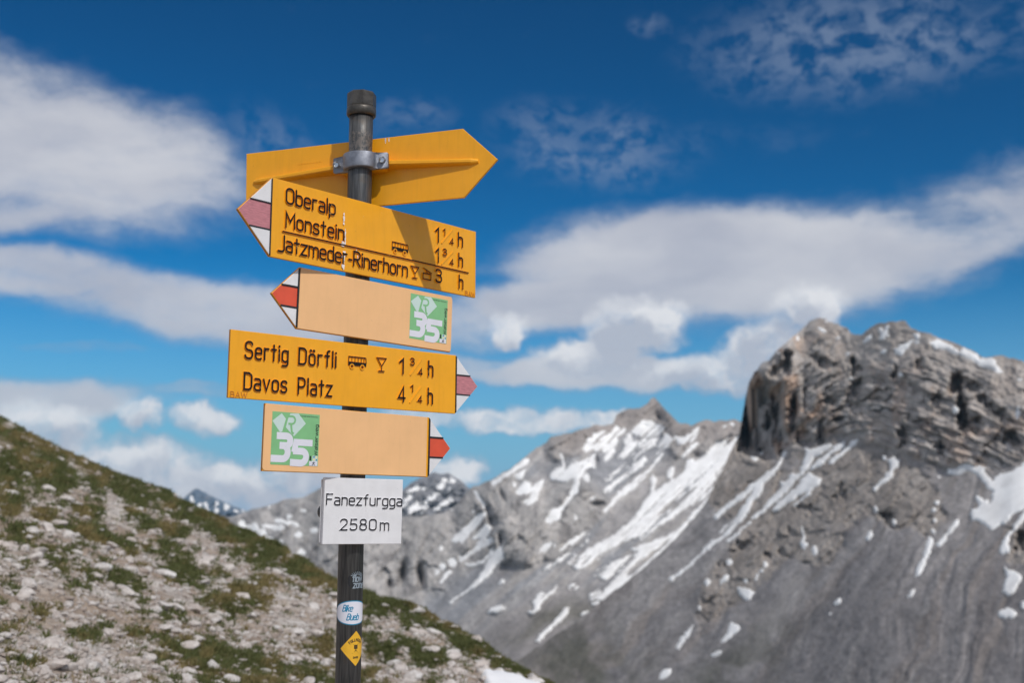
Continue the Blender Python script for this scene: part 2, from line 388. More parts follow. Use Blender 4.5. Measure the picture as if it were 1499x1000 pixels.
SNOW_P_DOT = [(317,738,2.5,5,0),(317,748,4,3,0),(332,743,4,4,0),(292,740,3,3,0),(357,749,3,2,0),(345,748,3,2,0)]

def snow_field(PX, PY, polys, strokes, dots, seed=3):
    wx = PX + (fbm(PX / 6., PY / 6., 3, seed) - .5) * 5.5
    wy = PY + (fbm(PX / 6., PY / 6., 3, seed + 9) - .5) * 5.5
    M = np.zeros(PX.shape, bool)
    for P in polys:
        xs = [p[0] for p in P]; ys = [p[1] for p in P]
        bb = (wx > min(xs)) & (wx < max(xs)) & (wy > min(ys)) & (wy < max(ys))
        x = wx[bb]; y = wy[bb]; c = np.zeros(x.shape, bool)
        for i in range(len(P)):
            x1, y1 = P[i]; x2, y2 = P[(i + 1) % len(P)]
            if y1 == y2: continue
            c ^= ((y1 > y) != (y2 > y)) & (x < (x2 - x1) * (y - y1) / (y2 - y1) + x1)
        t = M[bb]; t |= c; M[bb] = t
    for x1, y1, x2, y2, w in strokes:
        L2 = (x2 - x1) ** 2 + (y2 - y1) ** 2
        t = np.clip(((wx - x1) * (x2 - x1) + (wy - y1) * (y2 - y1)) / L2, 0, 1)
        d = np.hypot(wx - x1 - t * (x2 - x1), wy - y1 - t * (y2 - y1))
        M |= d < w / 2 * (.7 + .6 * vn(t * 5, t * 0 + x1, seed))
    for cx, cy, rx, ry, rot in dots:
        c, s = math.cos(R_(rot)), math.sin(R_(rot))
        M |= (((wx - cx) * c + (wy - cy) * s) / rx) ** 2 + ((-(wx - cx) * s + (wy - cy) * c) / ry) ** 2 < 1
    return M

def components(M):
    """connected components of a boolean grid by iterated label spreading"""
    lab = np.where(M, np.arange(1, M.size + 1).reshape(M.shape), 0)
    while True:
        n = lab.copy()
        n[1:] = np.maximum(n[1:], lab[:-1]); n[:-1] = np.maximum(n[:-1], lab[1:])
        n[:, 1:] = np.maximum(n[:, 1:], lab[:, :-1]); n[:, :-1] = np.maximum(n[:, :-1], lab[:, 1:])
        n[~M] = 0
        if (n == lab).all(): return lab
        lab = n
        flat = lab.ravel().copy()               # pointer jumping keeps it quick
        idx = flat > 0
        flat[idx] = flat[flat[idx] - 1]
        lab = np.maximum(lab, flat.reshape(M.shape))

def terrain_object(name, az, te, R, color, M, mat, snow_mat, back=((15, 3), (60, 30), (220, 150)), foot=(120, 420), label=None, thick=1.2, min_cells=14):
    """solid slope: far side behind the ridge line, the visible face, and its foot down in the valley"""
    nr, nc = R.shape
    X = R * np.sin(az); Y = R * np.cos(az); Z = R * te + EYE
    rows = [np.stack([X, Y, Z], -1)]
    pre = []
    for dr, dz in back[::-1]:
        r2 = R[0] + dr; pre.append(np.stack([r2 * np.sin(az[0]), r2 * np.cos(az[0]), R[0] * te[0] + EYE - dz], -1)[None])
    post = []
    for s_ in foot:
        r2 = np.maximum(R[-1] - s_, 60); post.append(np.stack([r2 * np.sin(az[-1]), r2 * np.cos(az[-1]), R[-1] * te[-1] + EYE - s_ * .72], -1)[None])
    Vv = np.concatenate(pre + rows + post, 0)
    cc = np.concatenate([np.repeat(color[:1], len(pre), 0), color, np.repeat(color[-1:], len(post), 0)], 0)
    n_r = Vv.shape[0]
    I = np.arange(n_r * nc).reshape(n_r, nc)
    Q = np.stack([I[:-1, :-1], I[1:, :-1], I[1:, 1:], I[:-1, 1:]], -1)
    dv = np.abs(np.diff(Vv, axis=0)).sum(-1) > 1e-6           # leave out the empty cells above the ridge line
    Q = Q[dv[:, :-1] | dv[:, 1:]]
    me = np_mesh(name, Vv.reshape(-1, 3), Q, True)
    vcol(me, 'tone', cc.reshape(-1, 3))
    ob = link(name, me, [mat]); tag(ob, label=label, kind='structure')
    # snow lying on it
    if M is not None and M.any():
        lab = components(M)
        ids, cnt = np.unique(lab[lab > 0], return_counts=True)
        N_up = np.stack([-np.sin(az), -np.cos(az), np.full_like(az, .9)], -1)     # towards the viewer's side and up
        inner = M.copy()
        inner[1:-1, 1:-1] = M[1:-1, 1:-1] & M[:-2, 1:-1] & M[2:, 1:-1] & M[1:-1, :-2] & M[1:-1, 2:]
        inner2 = inner.copy()
        inner2[1:-1, 1:-1] = inner[1:-1, 1:-1] & inner[:-2, 1:-1] & inner[2:, 1:-1] & inner[1:-1, :-2] & inner[1:-1, 2:]
        lift = np.where(inner2, thick, np.where(inner, thick * .9, thick * .55))
        P = np.stack([X, Y, Z], -1) + N_up * lift[..., None]
        def cells(sel):
            c = sel[:-1, :-1] | sel[1:, :-1] | sel[1:, 1:] | sel[:-1, 1:]
            r, k = np.nonzero(c)
            J = np.arange(nr * nc).reshape(nr, nc)
            return np.stack([J[r, k], J[r + 1, k], J[r + 1, k + 1], J[r, k + 1]], -1)
        # vertices just outside a patch sink below the ground so each patch thins out to its edge
        sel_any = M
        edge = ~sel_any
        P[edge] = (np.stack([X, Y, Z], -1) - N_up * thick * .35)[edge]
        Pf = P.reshape(-1, 3)
        order = np.argsort(-cnt)
        small = np.zeros(M.shape, bool)
        k = 0
        for oi in order:
            if cnt[oi] < min_cells or k > 110:
                small |= lab == ids[oi]; continue
            r, c_ = np.nonzero(lab == ids[oi])
            r0, r1, c0, c1 = max(r.min() - 1, 0), r.max() + 2, max(c_.min() - 1, 0), c_.max() + 2
            sub = np.zeros(M.shape, bool); sub[r, c_] = True
            Qs = cells(sub)
            u, inv = np.unique(Qs, return_inverse=True)
            sm = np_mesh('snow_patch', Pf[u], inv.reshape(-1, 4), True)
            link('snow_patch', sm, [snow_mat], ob); k += 1
        if small.any():
            Qs = cells(small); u, inv = np.unique(Qs, return_inverse=True)
            so = link('snow_flecks', np_mesh('snow_flecks', Pf[u], inv.reshape(-1, 4), True), [snow_mat], ob); so['kind'] = 'stuff'
    return ob

# rock / scree material: colour from the vertex tones (painted shade and haze included), broken up by procedural grain
def rock_material(name, scale, bump):
    m, t, b = new_mat(name)
    va = t.n('ShaderNodeVertexColor', layer_name='tone').outputs[0]
    ob = t.n('ShaderNodeTexCoord').outputs['Object']
    g1 = t.noise(ob, scale, 6, .62)
    g2 = t.noise(ob, scale * 5, 5, .6)
    k = t.math('ADD', t.math('MULTIPLY', g1, .55), t.math('MULTIPLY', g2, .45))
    k = t.ramp(k, .3, .7, .72, 1.28)
    cm = t.n('ShaderNodeCombineXYZ'); [t.l(k, cm.inputs[i]) for i in range(3)]
    t.l(t.mix(1.0, va, cm.outputs[0], 'MULTIPLY'), b.inputs['Base Color'])
    b.inputs['Roughness'].default_value = .95; b.inputs['Specular IOR Level'].default_value = .15
    bn = t.n('ShaderNodeBump'); bn.inputs['Strength'].default_value = bump; bn.inputs['Distance'].default_value = 6.0
    t.l(g1, bn.inputs['Height']); t.l(bn.outputs[0], b.inputs['Normal'])
    return m
mat_rock = rock_material('mountain_rock', .03, .3)
m_, t_, b_ = new_mat('old_snow')
t_ob = t_.n('ShaderNodeTexCoord').outputs['Object']
t_.l(t_.mix(t_.ramp(t_.noise(t_ob, .045, 6, .65), .32, .62), (.72, .715, .72, 1), (.90, .90, .91, 1)), b_.inputs['Base Color'])
b_.inputs['Roughness'].default_value = .7
mat_snow = m_

def c3(*c): return np.array(c, float)
def lerp(A, col, m): return A * (1 - m[..., None]) + c3(*col) * m[..., None]

def z_at_(py, X=-.381, Y=2.753):
    t = (500 - py) / F
    return (t * (X * V_FW[0] + Y * V_FW[1]) - (X * V_U[0] + Y * V_U[1])) / (V_U[2] - t * V_FW[2]) + EYE
# ---- right massif: crag, outcrops and scree
PX, PY, S = grid(600, 1700, 1.8, SIL_R, 1110, 430, 3.2, 5)
base = interp(BASE_CRAG, PX) + (fbm(PX / 30., PY / 30., 3, 44) - .5) * 16
crag = sstep(8, -10, PY - base) * sstep(1072, 1096, PX)
wxx = PX + (fbm(PX / 40., PY / 40., 4, 21) - .5) * 40; wyy = PY + (fbm(PX / 40., PY / 40., 4, 31) - .5) * 40
depth_sil = PY - S[None, :]
summit = sstep(95, 40, depth_sil + (fbm(PX / 25., PY / 25., 3, 45) - .5) * 60) * sstep(1150, 1180, PX)
out1 = np.clip(gauss(wxx, wyy, 1240, 700, 75, 60) * 1.3 + gauss(wxx, wyy, 1130, 790, 80, 42, -40) + gauss(wxx, wyy, 1335, 740, 55, 38, 40) * 1.1
               + gauss(wxx, wyy, 1090, 700, 48, 50) * 1.2 + gauss(PX, PY, 1066, 672, 24, 62) * 1.7 + gauss(wxx, wyy, 1060, 870, 36, 60, 40) * .8 + gauss(wxx, wyy, 1490, 800, 22, 50) * .9 + gauss(wxx, wyy, 1190, 800, 60, 30, 20) * .8, 0, 1)
rock = np.clip(crag + sstep(.40, .62, out1 * (.45 + 1.1 * fbm(PX / 18., PY / 18., 5, 77, .6))), 0, 1)
phi = 33 + 27 * crag * (1 - .55 * summit) + 2 * rock * (1 - crag)
phi = smooth2(phi, 6)
Rb = interp([(600, 1350), (760, 1250), (1000, 1080), (1300, 860), (1700, 720)], PX[0])
Rb = smooth2(Rb[None], 900)[0]
az, te, R = integrate(PX, PY, np.tan(np.radians(phi)), Rb)
R = smooth2(R, 12)
ang = np.arctan2(PY - 300, PX - 1620); rad = np.hypot(PY - 300, PX - 1620)
M = snow_field(PX, PY, SNOW_R_POLY, SNOW_R_STR, SNOW_R_DOT, 3) & (depth_sil > 2)
def soft(A, n):
    A = A.astype(float)
    for _ in range(n):
        B = A.copy(); B[1:-1, 1:-1] = (A[1:-1, 1:-1] * 2 + A[:-2, 1:-1] + A[2:, 1:-1] + A[1:-1, :-2] + A[1:-1, 2:]) / 6; A = B
    return A
calm = 1 - .85 * np.clip(soft(M, 8) * 1.6, 0, 1)
# relief, metres towards the viewer
ver = ridged(wxx / 26., wyy / 75., 4, 3)
# the beds: upright pillars in the west, dipping eastwards on the right
SLP = np.interp(PX[0], [1080, 1180, 1230, 1275, 1340, 1400, 1500, 1700], [-.9, -.8, -.45, .10, .36, .46, .50, .42])
bed_x = np.cumsum(SLP) * 1.8
bed = PY * .75 + wyy * .25 - bed_x[None, :] + (fbm(PX / 80., PY / 70., 3, 12) - .5) * 14 + (fbm(PX / 9., PY / 9., 3, 19) - .5) * 3.5
thk = fbm(bed / 40., PX / 260., 2, 14)                      # uneven bed thickness
def saw(u, f):
    u = u - np.floor(u); return np.where(u < f, u / f, (1 - u) / (1 - f))
led = saw(bed / 17. + thk * 1.2, .82)
led2 = saw(bed / 7.5 + thk * 1.5 + fbm(PX / 30., PY / 30., 2, 15) * .5, .75) * np.clip(2.4 * fbm(PX / 16., PY / 12., 3, 17) - .5, 0, 1)
jx = PX + (fbm(PX / 11., PY / 11., 3, 92) - .5) * 4; jb = bed + (fbm(PX / 11. + 9, PY / 11., 3, 93) - .5) * 3
wv_ = sstep(1200, 1120, PX)
fac = (facets((jx + jb * .5) / 46., jb / 34., 301, 1.6) * (1 - wv_) + facets(jx / 22., PY / 70., 305, 1.6) * wv_) * 15 \
    + (facets((jx + jb * .4) / 19., jb / 12., 311, 1.6) * (1 - wv_) + facets(jx / 11., PY / 30., 315, 1.6) * wv_) * 10 + facets((jx - jb * .3) / 9., jb / 5., 321, 1.6) * 5
blk = fac / 10.
west0 = sstep(1200, 1110, PX) * sstep(520, 560, PY)
fine = ridged(PX / 5.5 + PY / 22., PY / 6.5 - PX / 22., 2, 95)
rl = crag * (1 - .7 * summit) * (ver * (5 + 14 * west0) + led * 6.5 * sstep(1150, 1240, PX) * np.clip(2.0 * fbm(PX / 40., PY / 30., 4, 16) - .25, 0, 1.2) + led2 * 3.2 + fac * (.95 - .5 * sstep(1230, 1290, PX)) + fine * 2) + rock * (1 - crag) * (facets((PX + PY) / 30., (PY - PX) / 60., 331, 1.5) * 5 + facets((PX + PY) / 11., (PY - PX) / 26., 335, 1.5) * 3.5 + ridged((PX + PY) / 10., (PY - PX) / 22., 3, 108) * 3 + fine * 1.5) + summit * crag * (ridged(wxx / 22., wyy / 16., 4, 18) * 9 + fine * 3)
# named clefts and overhangs
CLEFT = [(1150, 534, 7, 14, 0, 34), (1137, 545, 8, 9, 30, 20), (1205, 530, 17, 9, 35, 24), (1253, 535, 3.5, 15, 0, 26), (1108, 555, 9, 5, 20, 16), (1215, 588, 7, 7, 0, 16),
         (1255, 567, 9, 13, 30, 24), (1400, 562, 11, 14, 10, 36), (1408, 600, 7, 30, -5, 40), (1424, 565, 12, 8, 0, 26), (1345, 535, 5, 8, 30, 12), (1312, 545, 4, 10, 0, 16),
         (1322, 640, 7, 18, 5, 18), (1382, 655, 8, 13, -20, 16), (1425, 625, 16, 10, 30, 24), (1484, 642, 12, 10, 0, 22), (1175, 640, 12, 10, 0, 20), (1205, 632, 8, 16, 0, 20),
         (1160, 600, 5, 22, 5, 20), (1240, 590, 7, 12, 20, 16), (1230, 610, 9, 8, 0, 14), (1235, 720, 8, 6, 30, 12), (1225, 730, 4, 10, 0, 12), (1182, 745, 16, 5, 15, 9), (1300, 760, 14, 6, 45, 14),
         (1084, 800, 14, 7, -30, 14), (1122, 815, 5, 6, 0, 10), (1145, 812, 12, 5, 30, 10), (1160, 778, 10, 5, 30, 8), (1035, 880, 8, 5, -30, 9), (1055, 826, 4, 6, 0, 8), (1180, 580, 4, 20, 0, 14), (1370, 580, 5, 16, 10, 12),
         (1445, 590, 20, 5, 30, 14), (1470, 610, 18, 4, 30, 12), (1350, 620, 22, 4, 22, 9), (1330, 560, 20, 4, 25, 7), (1295, 585, 24, 3, 8, 9), (1290, 600, 22, 3, 4, 9), (1300, 572, 16, 3, 6, 8), (1494, 790, 8, 16, 0, 20)]
cxw = PX + (fbm(PX / 9., PY / 12., 4, 201) - .5) * 20; cyw = PY + (fbm(PX / 9., PY / 12., 4, 211) - .5) * 20
cl = 0
for (cx, cy, rx, ry, rot, dd) in CLEFT: cl = cl + sgauss(cxw, cyw, cx, cy, rx * 1.05, ry * 1.05, rot) * dd * 1.15
# the crag's west face turns away from the viewer
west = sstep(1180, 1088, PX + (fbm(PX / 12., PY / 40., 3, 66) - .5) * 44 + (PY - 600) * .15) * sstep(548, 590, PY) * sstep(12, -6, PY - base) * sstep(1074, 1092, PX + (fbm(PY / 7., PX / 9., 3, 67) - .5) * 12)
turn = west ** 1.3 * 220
ang = ang + (fbm(PX / 60., PY / 60., 3, 39) - .5) * .07
sc_st = fbm(ang * 36, rad / 170., 4, 40); sc_f = fbm(ang * 110, rad / 60., 3, 41)
screeR = (1 - rock) * ((sc_st - .5) * 8 + (sc_f - .5) * .8 + (fbm(PX / 9., PY / 9., 3, 61) - .5) * 1.6)
drop = sstep(0, 12, depth_sil)          # relief fades at the very ridge so that the outline holds
R = R - (rl - 12 * crag - 8.5 * rock * (1 - crag)) * drop * calm + cl * calm + turn - screeR * calm
# colours of the ground, with cloud shadow and west-face shade painted in
C = np.zeros(PX.shape + (3,)) + c3(.285, .270, .272)
cloud_shade = sstep(800, 990, PY + (PX - 1100) * .28)
C = lerp(C, (.185, .175, .180), cloud_shade * .75)  # cloud shadow over the lower right slope, painted into the scree colour
C = lerp(C, (.245, .208, .185), sstep(.50, .64, fbm(ang * 34, rad / 260., 4, 50)) * .45)
C = lerp(C, (.15, .145, .155), sstep(.52, .66, fbm(ang * 44 + 7, rad / 200., 4, 51)) * .4)
C = lerp(C, (.33, .315, .31), sstep(.60, .72, fbm(ang * 80 + 3, rad / 150., 4, 52)) * .35)
C = C * (.76 + .48 * fbm(PX / 3.2, PY / 3.2, 2, 53))[..., None]
C = lerp(C, (.35, .33, .325), np.clip(gauss(PX, PY, 1120, 930, 16, 80, 32) * .9 + gauss(PX, PY, 1165, 865, 14, 30, 30) * .7, 0, .8))
C = lerp(C, (.10, .10, .082), np.clip(gauss(wxx, wyy, 1060, 985, 30, 60, 40) + gauss(wxx, wyy, 830, 960, 70, 45, -20) * 1.1 + gauss(wxx, wyy, 900, 1000, 80, 40) * .8 + gauss(wxx, wyy, 1130, 950, 30, 40, 30) * .5, 0, 1) * sstep(.3, .6, fbm(PX / 30., PY / 30., 4, 70)) * .8)
tn = fbm(PX / 26., bed / 7., 4, 71) * (1 - .8 * west0) + fbm(wxx / 8., wyy / 30., 4, 71) * .8 * west0
rc = np.zeros_like(C) + c3(.415, .37, .342)
rc = lerp(rc, (.49, .46, .445), sstep(.5, .7, led2 * .35 + fbm(PX / 30., bed / 9., 3, 72) * .75))
rc = lerp(rc, (.46, .29, .19), sstep(.50, .66, fbm(wxx / 20., wyy / 30., 4, 73)) * (.30 + .40 * sstep(1250, 1150, PX)) * (.25 + .75 * crag))
rc = lerp(rc, (.18, .162, .152), sstep(.50, .62, tn) * .65 * (1 - .8 * summit))
rc = lerp(rc, (.37, .335, .312), summit * .7)
rc = lerp(rc, (.25, .225, .208), (1 - crag) * .70)
rc = lerp(rc, (.13, .128, .13), west * sstep(.35, .6, fbm(wxx / 9., wyy / 40., 3, 205)) * .7)  # black streaks, also painting the west face's shade into the rock
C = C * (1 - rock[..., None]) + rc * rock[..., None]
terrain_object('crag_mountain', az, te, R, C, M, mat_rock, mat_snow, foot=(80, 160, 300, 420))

# ---- middle mountain with the long snow gullies
PX, PY, S = grid(230, 1250, 1.8, SIL_M, 1080, 330, 2.0, 9)
wxx = PX + (fbm(PX / 40., PY / 40., 4, 121) - .5) * 34; wyy = PY + (fbm(PX / 40., PY / 40., 4, 131) - .5) * 34
depth_sil = PY - S[None, :]
ac = PX * .70 + PY * .72; al = -PX * .72 + PY * .70
rk = np.clip(sstep(60, 12, depth_sil) * sstep(780, 820, PX) + gauss(wxx, wyy, 730, 745, 60, 75, -25) * 1.2 + gauss(wxx, wyy, 600, 820, 75, 70) * 1.1
             + gauss(wxx, wyy, 860, 735, 45, 35) + gauss(wxx, wyy, 1010, 660, 50, 40) * .7 + sstep(640, 520, PX) * .6 + gauss(wxx, wyy, 800, 790, 60, 30, -20) * .9, 0, 1)
rk = sstep(.3, .75, rk * (.65 + .7 * fbm(PX / 20., PY / 20., 4, 177)))
phi = smooth2(33 + 12 * rk, 6)
Rb = interp([(230, 2300), (560, 1900), (760, 1650), (1250, 1500)], PX[0])
Rb = smooth2(Rb[None], 900)[0]
az, te, R = integrate(PX, PY, np.tan(np.radians(phi)), Rb)
R = smooth2(R, 12)
str_ = fbm(ac / 13., al / 120., 4, 140)
M = snow_field(PX, PY, SNOW_M_POLY, SNOW_M_STR, SNOW_M_DOT, 23) & (depth_sil > 2)
# the wind and the sliding snow leave long streaks in the fields
M &= ~((fbm(ac / 3.0, al / 46., 3, 190) > np.where(PY > 715, .62, .68)) & (PX > 790))
calm = 1 - .85 * np.clip(soft(M, 8) * 1.6, 0, 1)
rl = rk * (ridged(wxx / 20., wyy / 32., 4, 103) * 8 + facets(ac / 18., al / 60., 341, 1.5) * 11 + facets(ac / 7., al / 20., 345, 1.5) * 5 + ridged(PX / 9., PY / 10., 3, 104) * 4) + (1 - rk) * ((str_ - .5) * 14 + (fbm(PX / 8., PY / 8., 3, 161) - .5) * 3)
cl = 0
for (cx, cy, rx, ry, rot, dd) in [(715, 746, 4, 7, 0, 40), (720, 763, 5, 8, -20, 40), (733, 790, 4, 8, 0, 40), (589, 840, 4.5, 15, 10, 60), (616, 845, 5, 18, -8, 60), (570, 855, 4, 8, 0, 40),
                                  (873, 676, 4, 9, 0, 40), (966, 612, 7, 5, 30, 30), (873, 738, 10, 4, 0, 26), (735, 725, 2.5, 9, -25, 24), (905, 607, 6, 6, 0, 14), (1020, 668, 8, 6, 0, 22),
                                  (945, 625, 5, 3, 0, 10), (1000, 720, 6, 10, 30, 10), (740, 832, 24, 10, -40, 22)]:
    cl = cl + gauss(PX, PY, cx, cy, rx, ry, rot) * dd
spur = gauss(PX, PY, 735, 770, 26, 60, -25) * 24 + gauss(PX, PY, 860, 700, 30, 30) * 25
drop = sstep(0, 10, depth_sil)
R = R - (rl - 8) * drop * calm + cl - spur * drop
C = np.zeros(PX.shape + (3,)) + c3(.345, .33, .332)
C = lerp(C, (.41, .385, .37), sstep(.5, .7, fbm(wxx / 25., wyy / 25., 4, 150)) * .8)
C = lerp(C, (.27, .275, .295), sstep(.46, .60, fbm(ac / 20., al / 160., 4, 155)) * .9)
C = lerp(C, (.45, .435, .43), sstep(.60, .70, fbm(ac / 7., al / 90., 4, 156)) * .7)
C = C * (.85 + .30 * fbm(PX / 3.2, PY / 3.2, 2, 157))[..., None]
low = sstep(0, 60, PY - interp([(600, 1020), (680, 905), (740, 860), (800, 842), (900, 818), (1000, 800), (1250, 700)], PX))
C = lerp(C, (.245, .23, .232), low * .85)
C = lerp(C, (.19, .18, .185), np.clip(gauss(PX, PY, 745, 832, 34, 9, -40), 0, 1) * .9)
C = lerp(C, (.34, .32, .31), np.clip(gauss(PX, PY, 748, 858, 75, 3.0, -36) + gauss(PX, PY, 760, 895, 60, 5, -22) * .6, 0, 1) * .8)
C = lerp(C, (.12, .115, .095), np.clip(gauss(wxx, wyy, 790, 915, 60, 14, -28) + gauss(wxx, wyy, 860, 905, 50, 12, -10), 0, 1) * .7)
rc = np.zeros_like(C) + c3(.35, .335, .33)
rc = lerp(rc, (.46, .435, .42), sstep(.5, .7, fbm(wxx / 14., wyy / 26., 4, 172)) * .8)
rc = lerp(rc, (.19, .18, .18), sstep(.56, .72, fbm(wxx / 10., wyy / 16., 4, 171)) * .8)
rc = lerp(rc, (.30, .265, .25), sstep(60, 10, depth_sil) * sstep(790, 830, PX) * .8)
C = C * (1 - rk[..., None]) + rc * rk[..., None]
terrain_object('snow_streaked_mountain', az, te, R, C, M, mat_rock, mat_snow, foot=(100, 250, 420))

# ---- two far peaks, distance haze painted into their rock colour
for (nm, sil, x0, x1, yb, Rv, pol, strk, dts, colr, sd) in (
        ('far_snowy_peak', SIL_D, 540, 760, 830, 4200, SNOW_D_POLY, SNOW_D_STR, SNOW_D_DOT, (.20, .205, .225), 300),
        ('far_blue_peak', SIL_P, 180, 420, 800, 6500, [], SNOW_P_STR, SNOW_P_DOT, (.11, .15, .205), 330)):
    PX, PY, S = grid(x0, x1, 1.6, sil, yb, 70, 1.3, sd)
    dps = PY - S[None, :]
    az, te, R = integrate(PX, PY, np.tan(np.radians(PX * 0 + 38)), PX[0] * 0 + Rv)
    drop = sstep(0, 8, dps)
    R = R - (ridged(PX / 14. + PY / 30., PY / 14., 4, sd) * 110 + ridged(PX / 6., PY / 6., 3, sd + 5) * 30 - 70) * drop
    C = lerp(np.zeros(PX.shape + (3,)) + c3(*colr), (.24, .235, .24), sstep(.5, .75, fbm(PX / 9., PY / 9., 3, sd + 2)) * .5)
    M = snow_field(PX, PY, pol, strk, dts, sd + 7) & (dps > 1)
    terrain_object(nm, az, te, R, C, M, mat_rock, mat_snow, back=((60, 30), (400, 300), (900, 700)), foot=(200, 600), thick=3.0)

# ---- valley floor and the ring of mountains all round, behind the viewer too
azr = np.linspace(0, 2 * math.pi, 361)[:-1]
rr = np.array([50., 400, 1200, 2500, 4200, 5200, 6000, 6900, 7800, 8700, 9400])
A2, R2 = np.meshgrid(azr, rr)
hmax = np.array([0, 0, 0, .05, .25, .6, .9, 1., .8, .45, 0.])[:, None]
front = np.where(np.cos(A2) > math.cos(R_(40)), .28, 1.0)
ridz = (fbm(A2 * 9, R2 / 2500., 5, 400) * 1.3) * 900 * hmax * front
Zr = -470 + ridz
Vr = np.stack([R2 * np.sin(A2), R2 * np.cos(A2), Zr], -1)
nr, nc = A2.shape
I = np.arange(nr * nc).reshape(nr, nc); I = np.concatenate([I, I[:, :1]], 1)
Q = np.stack([I[:-1, :-1], I[:-1, 1:], I[1:, 1:], I[1:, :-1]], -1).reshape(-1, 4)
me = np_mesh('valley_floor', Vr.reshape(-1, 3), Q, True)
Cr = lerp(np.zeros(A2.shape + (3,)) + c3(.17, .165, .165), (.10, .11, .07), sstep(.5, .2, hmax + fbm(A2 * 20, R2 / 900., 3, 5) * .3 + A2 * 0) * .8)
vcol(me, 'tone', Cr.reshape(-1, 3))
tag(link('valley_floor', me, [mat_rock]), kind='structure')

# ================================================================== HILLSIDE (foreground)
SIL_G = [(-260, 470), (-100, 560), (0, 614), (25, 625), (50, 636), (100, 658), (150, 682), (200, 706), (240, 722), (262, 736), (300, 753), (350, 777), (400, 797),
         (440, 819), (480, 843), (530, 868), (560, 877), (600, 892), (650, 917), (700, 946), (740, 969), (790, 1002), (900, 1070), (1100, 1190), (1500, 1390), (1750, 1500)]
RS_G = [(-260, 34), (0, 30), (200, 25), (400, 19), (560, 15), (700, 12), (800, 10.5), (1100, 8), (1750, 6)]
gx = np.array([p[0] for p in SIL_G], float); gy = np.array([p[1] for p in SIL_G], float)
ga, gt = azel(gx, gy)
gr = interp(RS_G, gx)
tab = [(-math.pi, 25, -.03), (R_(-120), 30, .10), (R_(-70), 34, .17)] + list(zip(ga, gr, gt)) + [(R_(75), 6, -.5), (R_(110), 8, -.35), (R_(150), 16, -.12), (math.pi, 25, -.03)]
tab = sorted(tab); TA = np.array([t[0] for t in tab]); TR = np.array([t[1] for t in tab]); TT = np.array([t[2] for t in tab])
def g_rs(a): return np.interp(a, TA, TR)
def g_te(a): return np.interp(a, TA, TT)
def ground_bump(x, y):
    return ((fbm(x / 1.7, y / 1.7, 3, 500) - .5) * .22 + (fbm(x / .55, y / .55, 3, 510) - .5) * .10 + (fbm(x / .16, y / .16, 3, 520) - .5) * .05)
def ground_z(a, r):
    rs = g_rs(a); zs = rs * g_te(a)
    w = r / rs
    z = -EYE + (zs + EYE) * np.minimum(w, 1)
    ov = np.maximum(r - rs, 0)
    z = z - .42 * ov - .008 * ov * ov
    x = r * np.sin(a); y = r * np.cos(a)
    return z + EYE + ground_bump(x, y) * np.clip(r / 3., .15, 1)
aa = np.concatenate([np.linspace(-math.pi, R_(-32), 70)[:-1], np.linspace(R_(-32), R_(14), 560), np.linspace(R_(14), math.pi, 90)[1:]])
ww = np.concatenate([[.0, .02, .05], np.linspace(.08, 1, 300), 1 + np.linspace(.01, .4, 16)])
A2, W2 = np.meshgrid(aa, ww); R2 = W2 * g_rs(A2)
ov = np.array([8., 16, 30, 60, 110, 170, 240, 290])[:, None] + g_rs(aa)[None, :] * 1.4
A2 = np.concatenate([A2, np.repeat(aa[None], 8, 0)], 0); R2 = np.concatenate([R2, ov], 0)
Z2 = ground_z(A2, R2)
def to_px(x, y, z):
    d = np.stack([x, y, z - EYE], 0).reshape(3, -1)
    w = V_FW @ d; return (749.5 + F * (V_R @ d) / w).reshape(x.shape), (500 - F * (V_U @ d) / w).reshape(x.shape), w.reshape(x.shape)
GX = R2 * np.sin(A2); GY = R2 * np.cos(A2)

GRASS = [(32, 783, 36, 14, 0), (85, 808, 42, 8, 8), (75, 829, 14, 5, 0), (265, 838, 40, 16, 22), (250, 806, 26, 8, 20), (365, 877, 28, 10, 25), (345, 972, 95, 26, 8), (440, 990, 90, 22, 18), (300, 958, 40, 20, 0),
         (20, 745, 30, 10, 0), (60, 664, 40, 14, 20), (25, 690, 34, 22, 10), (80, 706, 40, 16, 10), (180, 720, 50, 14, 25), (140, 752, 22, 8, 10), (60, 760, 22, 7, 0), (110, 870, 16, 6, 0), (180, 862, 26, 12, 20),
         (150, 850, 22, 7, 0), (40, 655, 50, 16, 24), (330, 885, 30, 8, 20), (240, 905, 22, 8, 0), (400, 1010, 120, 24, 0), (10, 940, 14, 6, 0), (40, 995, 20, 6, 0), (120, 933, 22, 6, 0), (520, 985, 20, 10, 0),
         (60, 900, 14, 5, 0), (200, 930, 14, 5, 0), (470, 940, 30, 8, 10), (560, 950, 30, 7, 20), (90, 690, 60, 16, 22), (150, 700, 60, 12, 24), (620, 960, 40, 8, 24), (150, 790, 60, 8, 15), (230, 775, 40, 10, 25)]
def grass_mask(px, py):
    sil = np.interp(px, gx, gy)
    d = py - sil
    crest = sstep(interp([(0, 48), (250, 34), (400, 55), (520, 45), (650, 34), (800, 20)], px) + 12, 4, d)
    g = crest * .95
    for cx, cy, rx, ry, rot in GRASS: g = np.maximum(g, gauss(px, py, cx, cy, rx * 1.15, ry * 1.15, rot) * 1.25)
    n = fbm(px / 17., py / 7., 5, 600, .68)
    n2 = fbm(px / 60., py / 30., 3, 610)
    return np.clip(sstep(.24, .46, g * .58 + (n - .5) * 1.9 + (n2 - .5) * .5), 0, 1)
pxg, pyg, wg = to_px(GX, GY, Z2)
ok = (wg > 1)
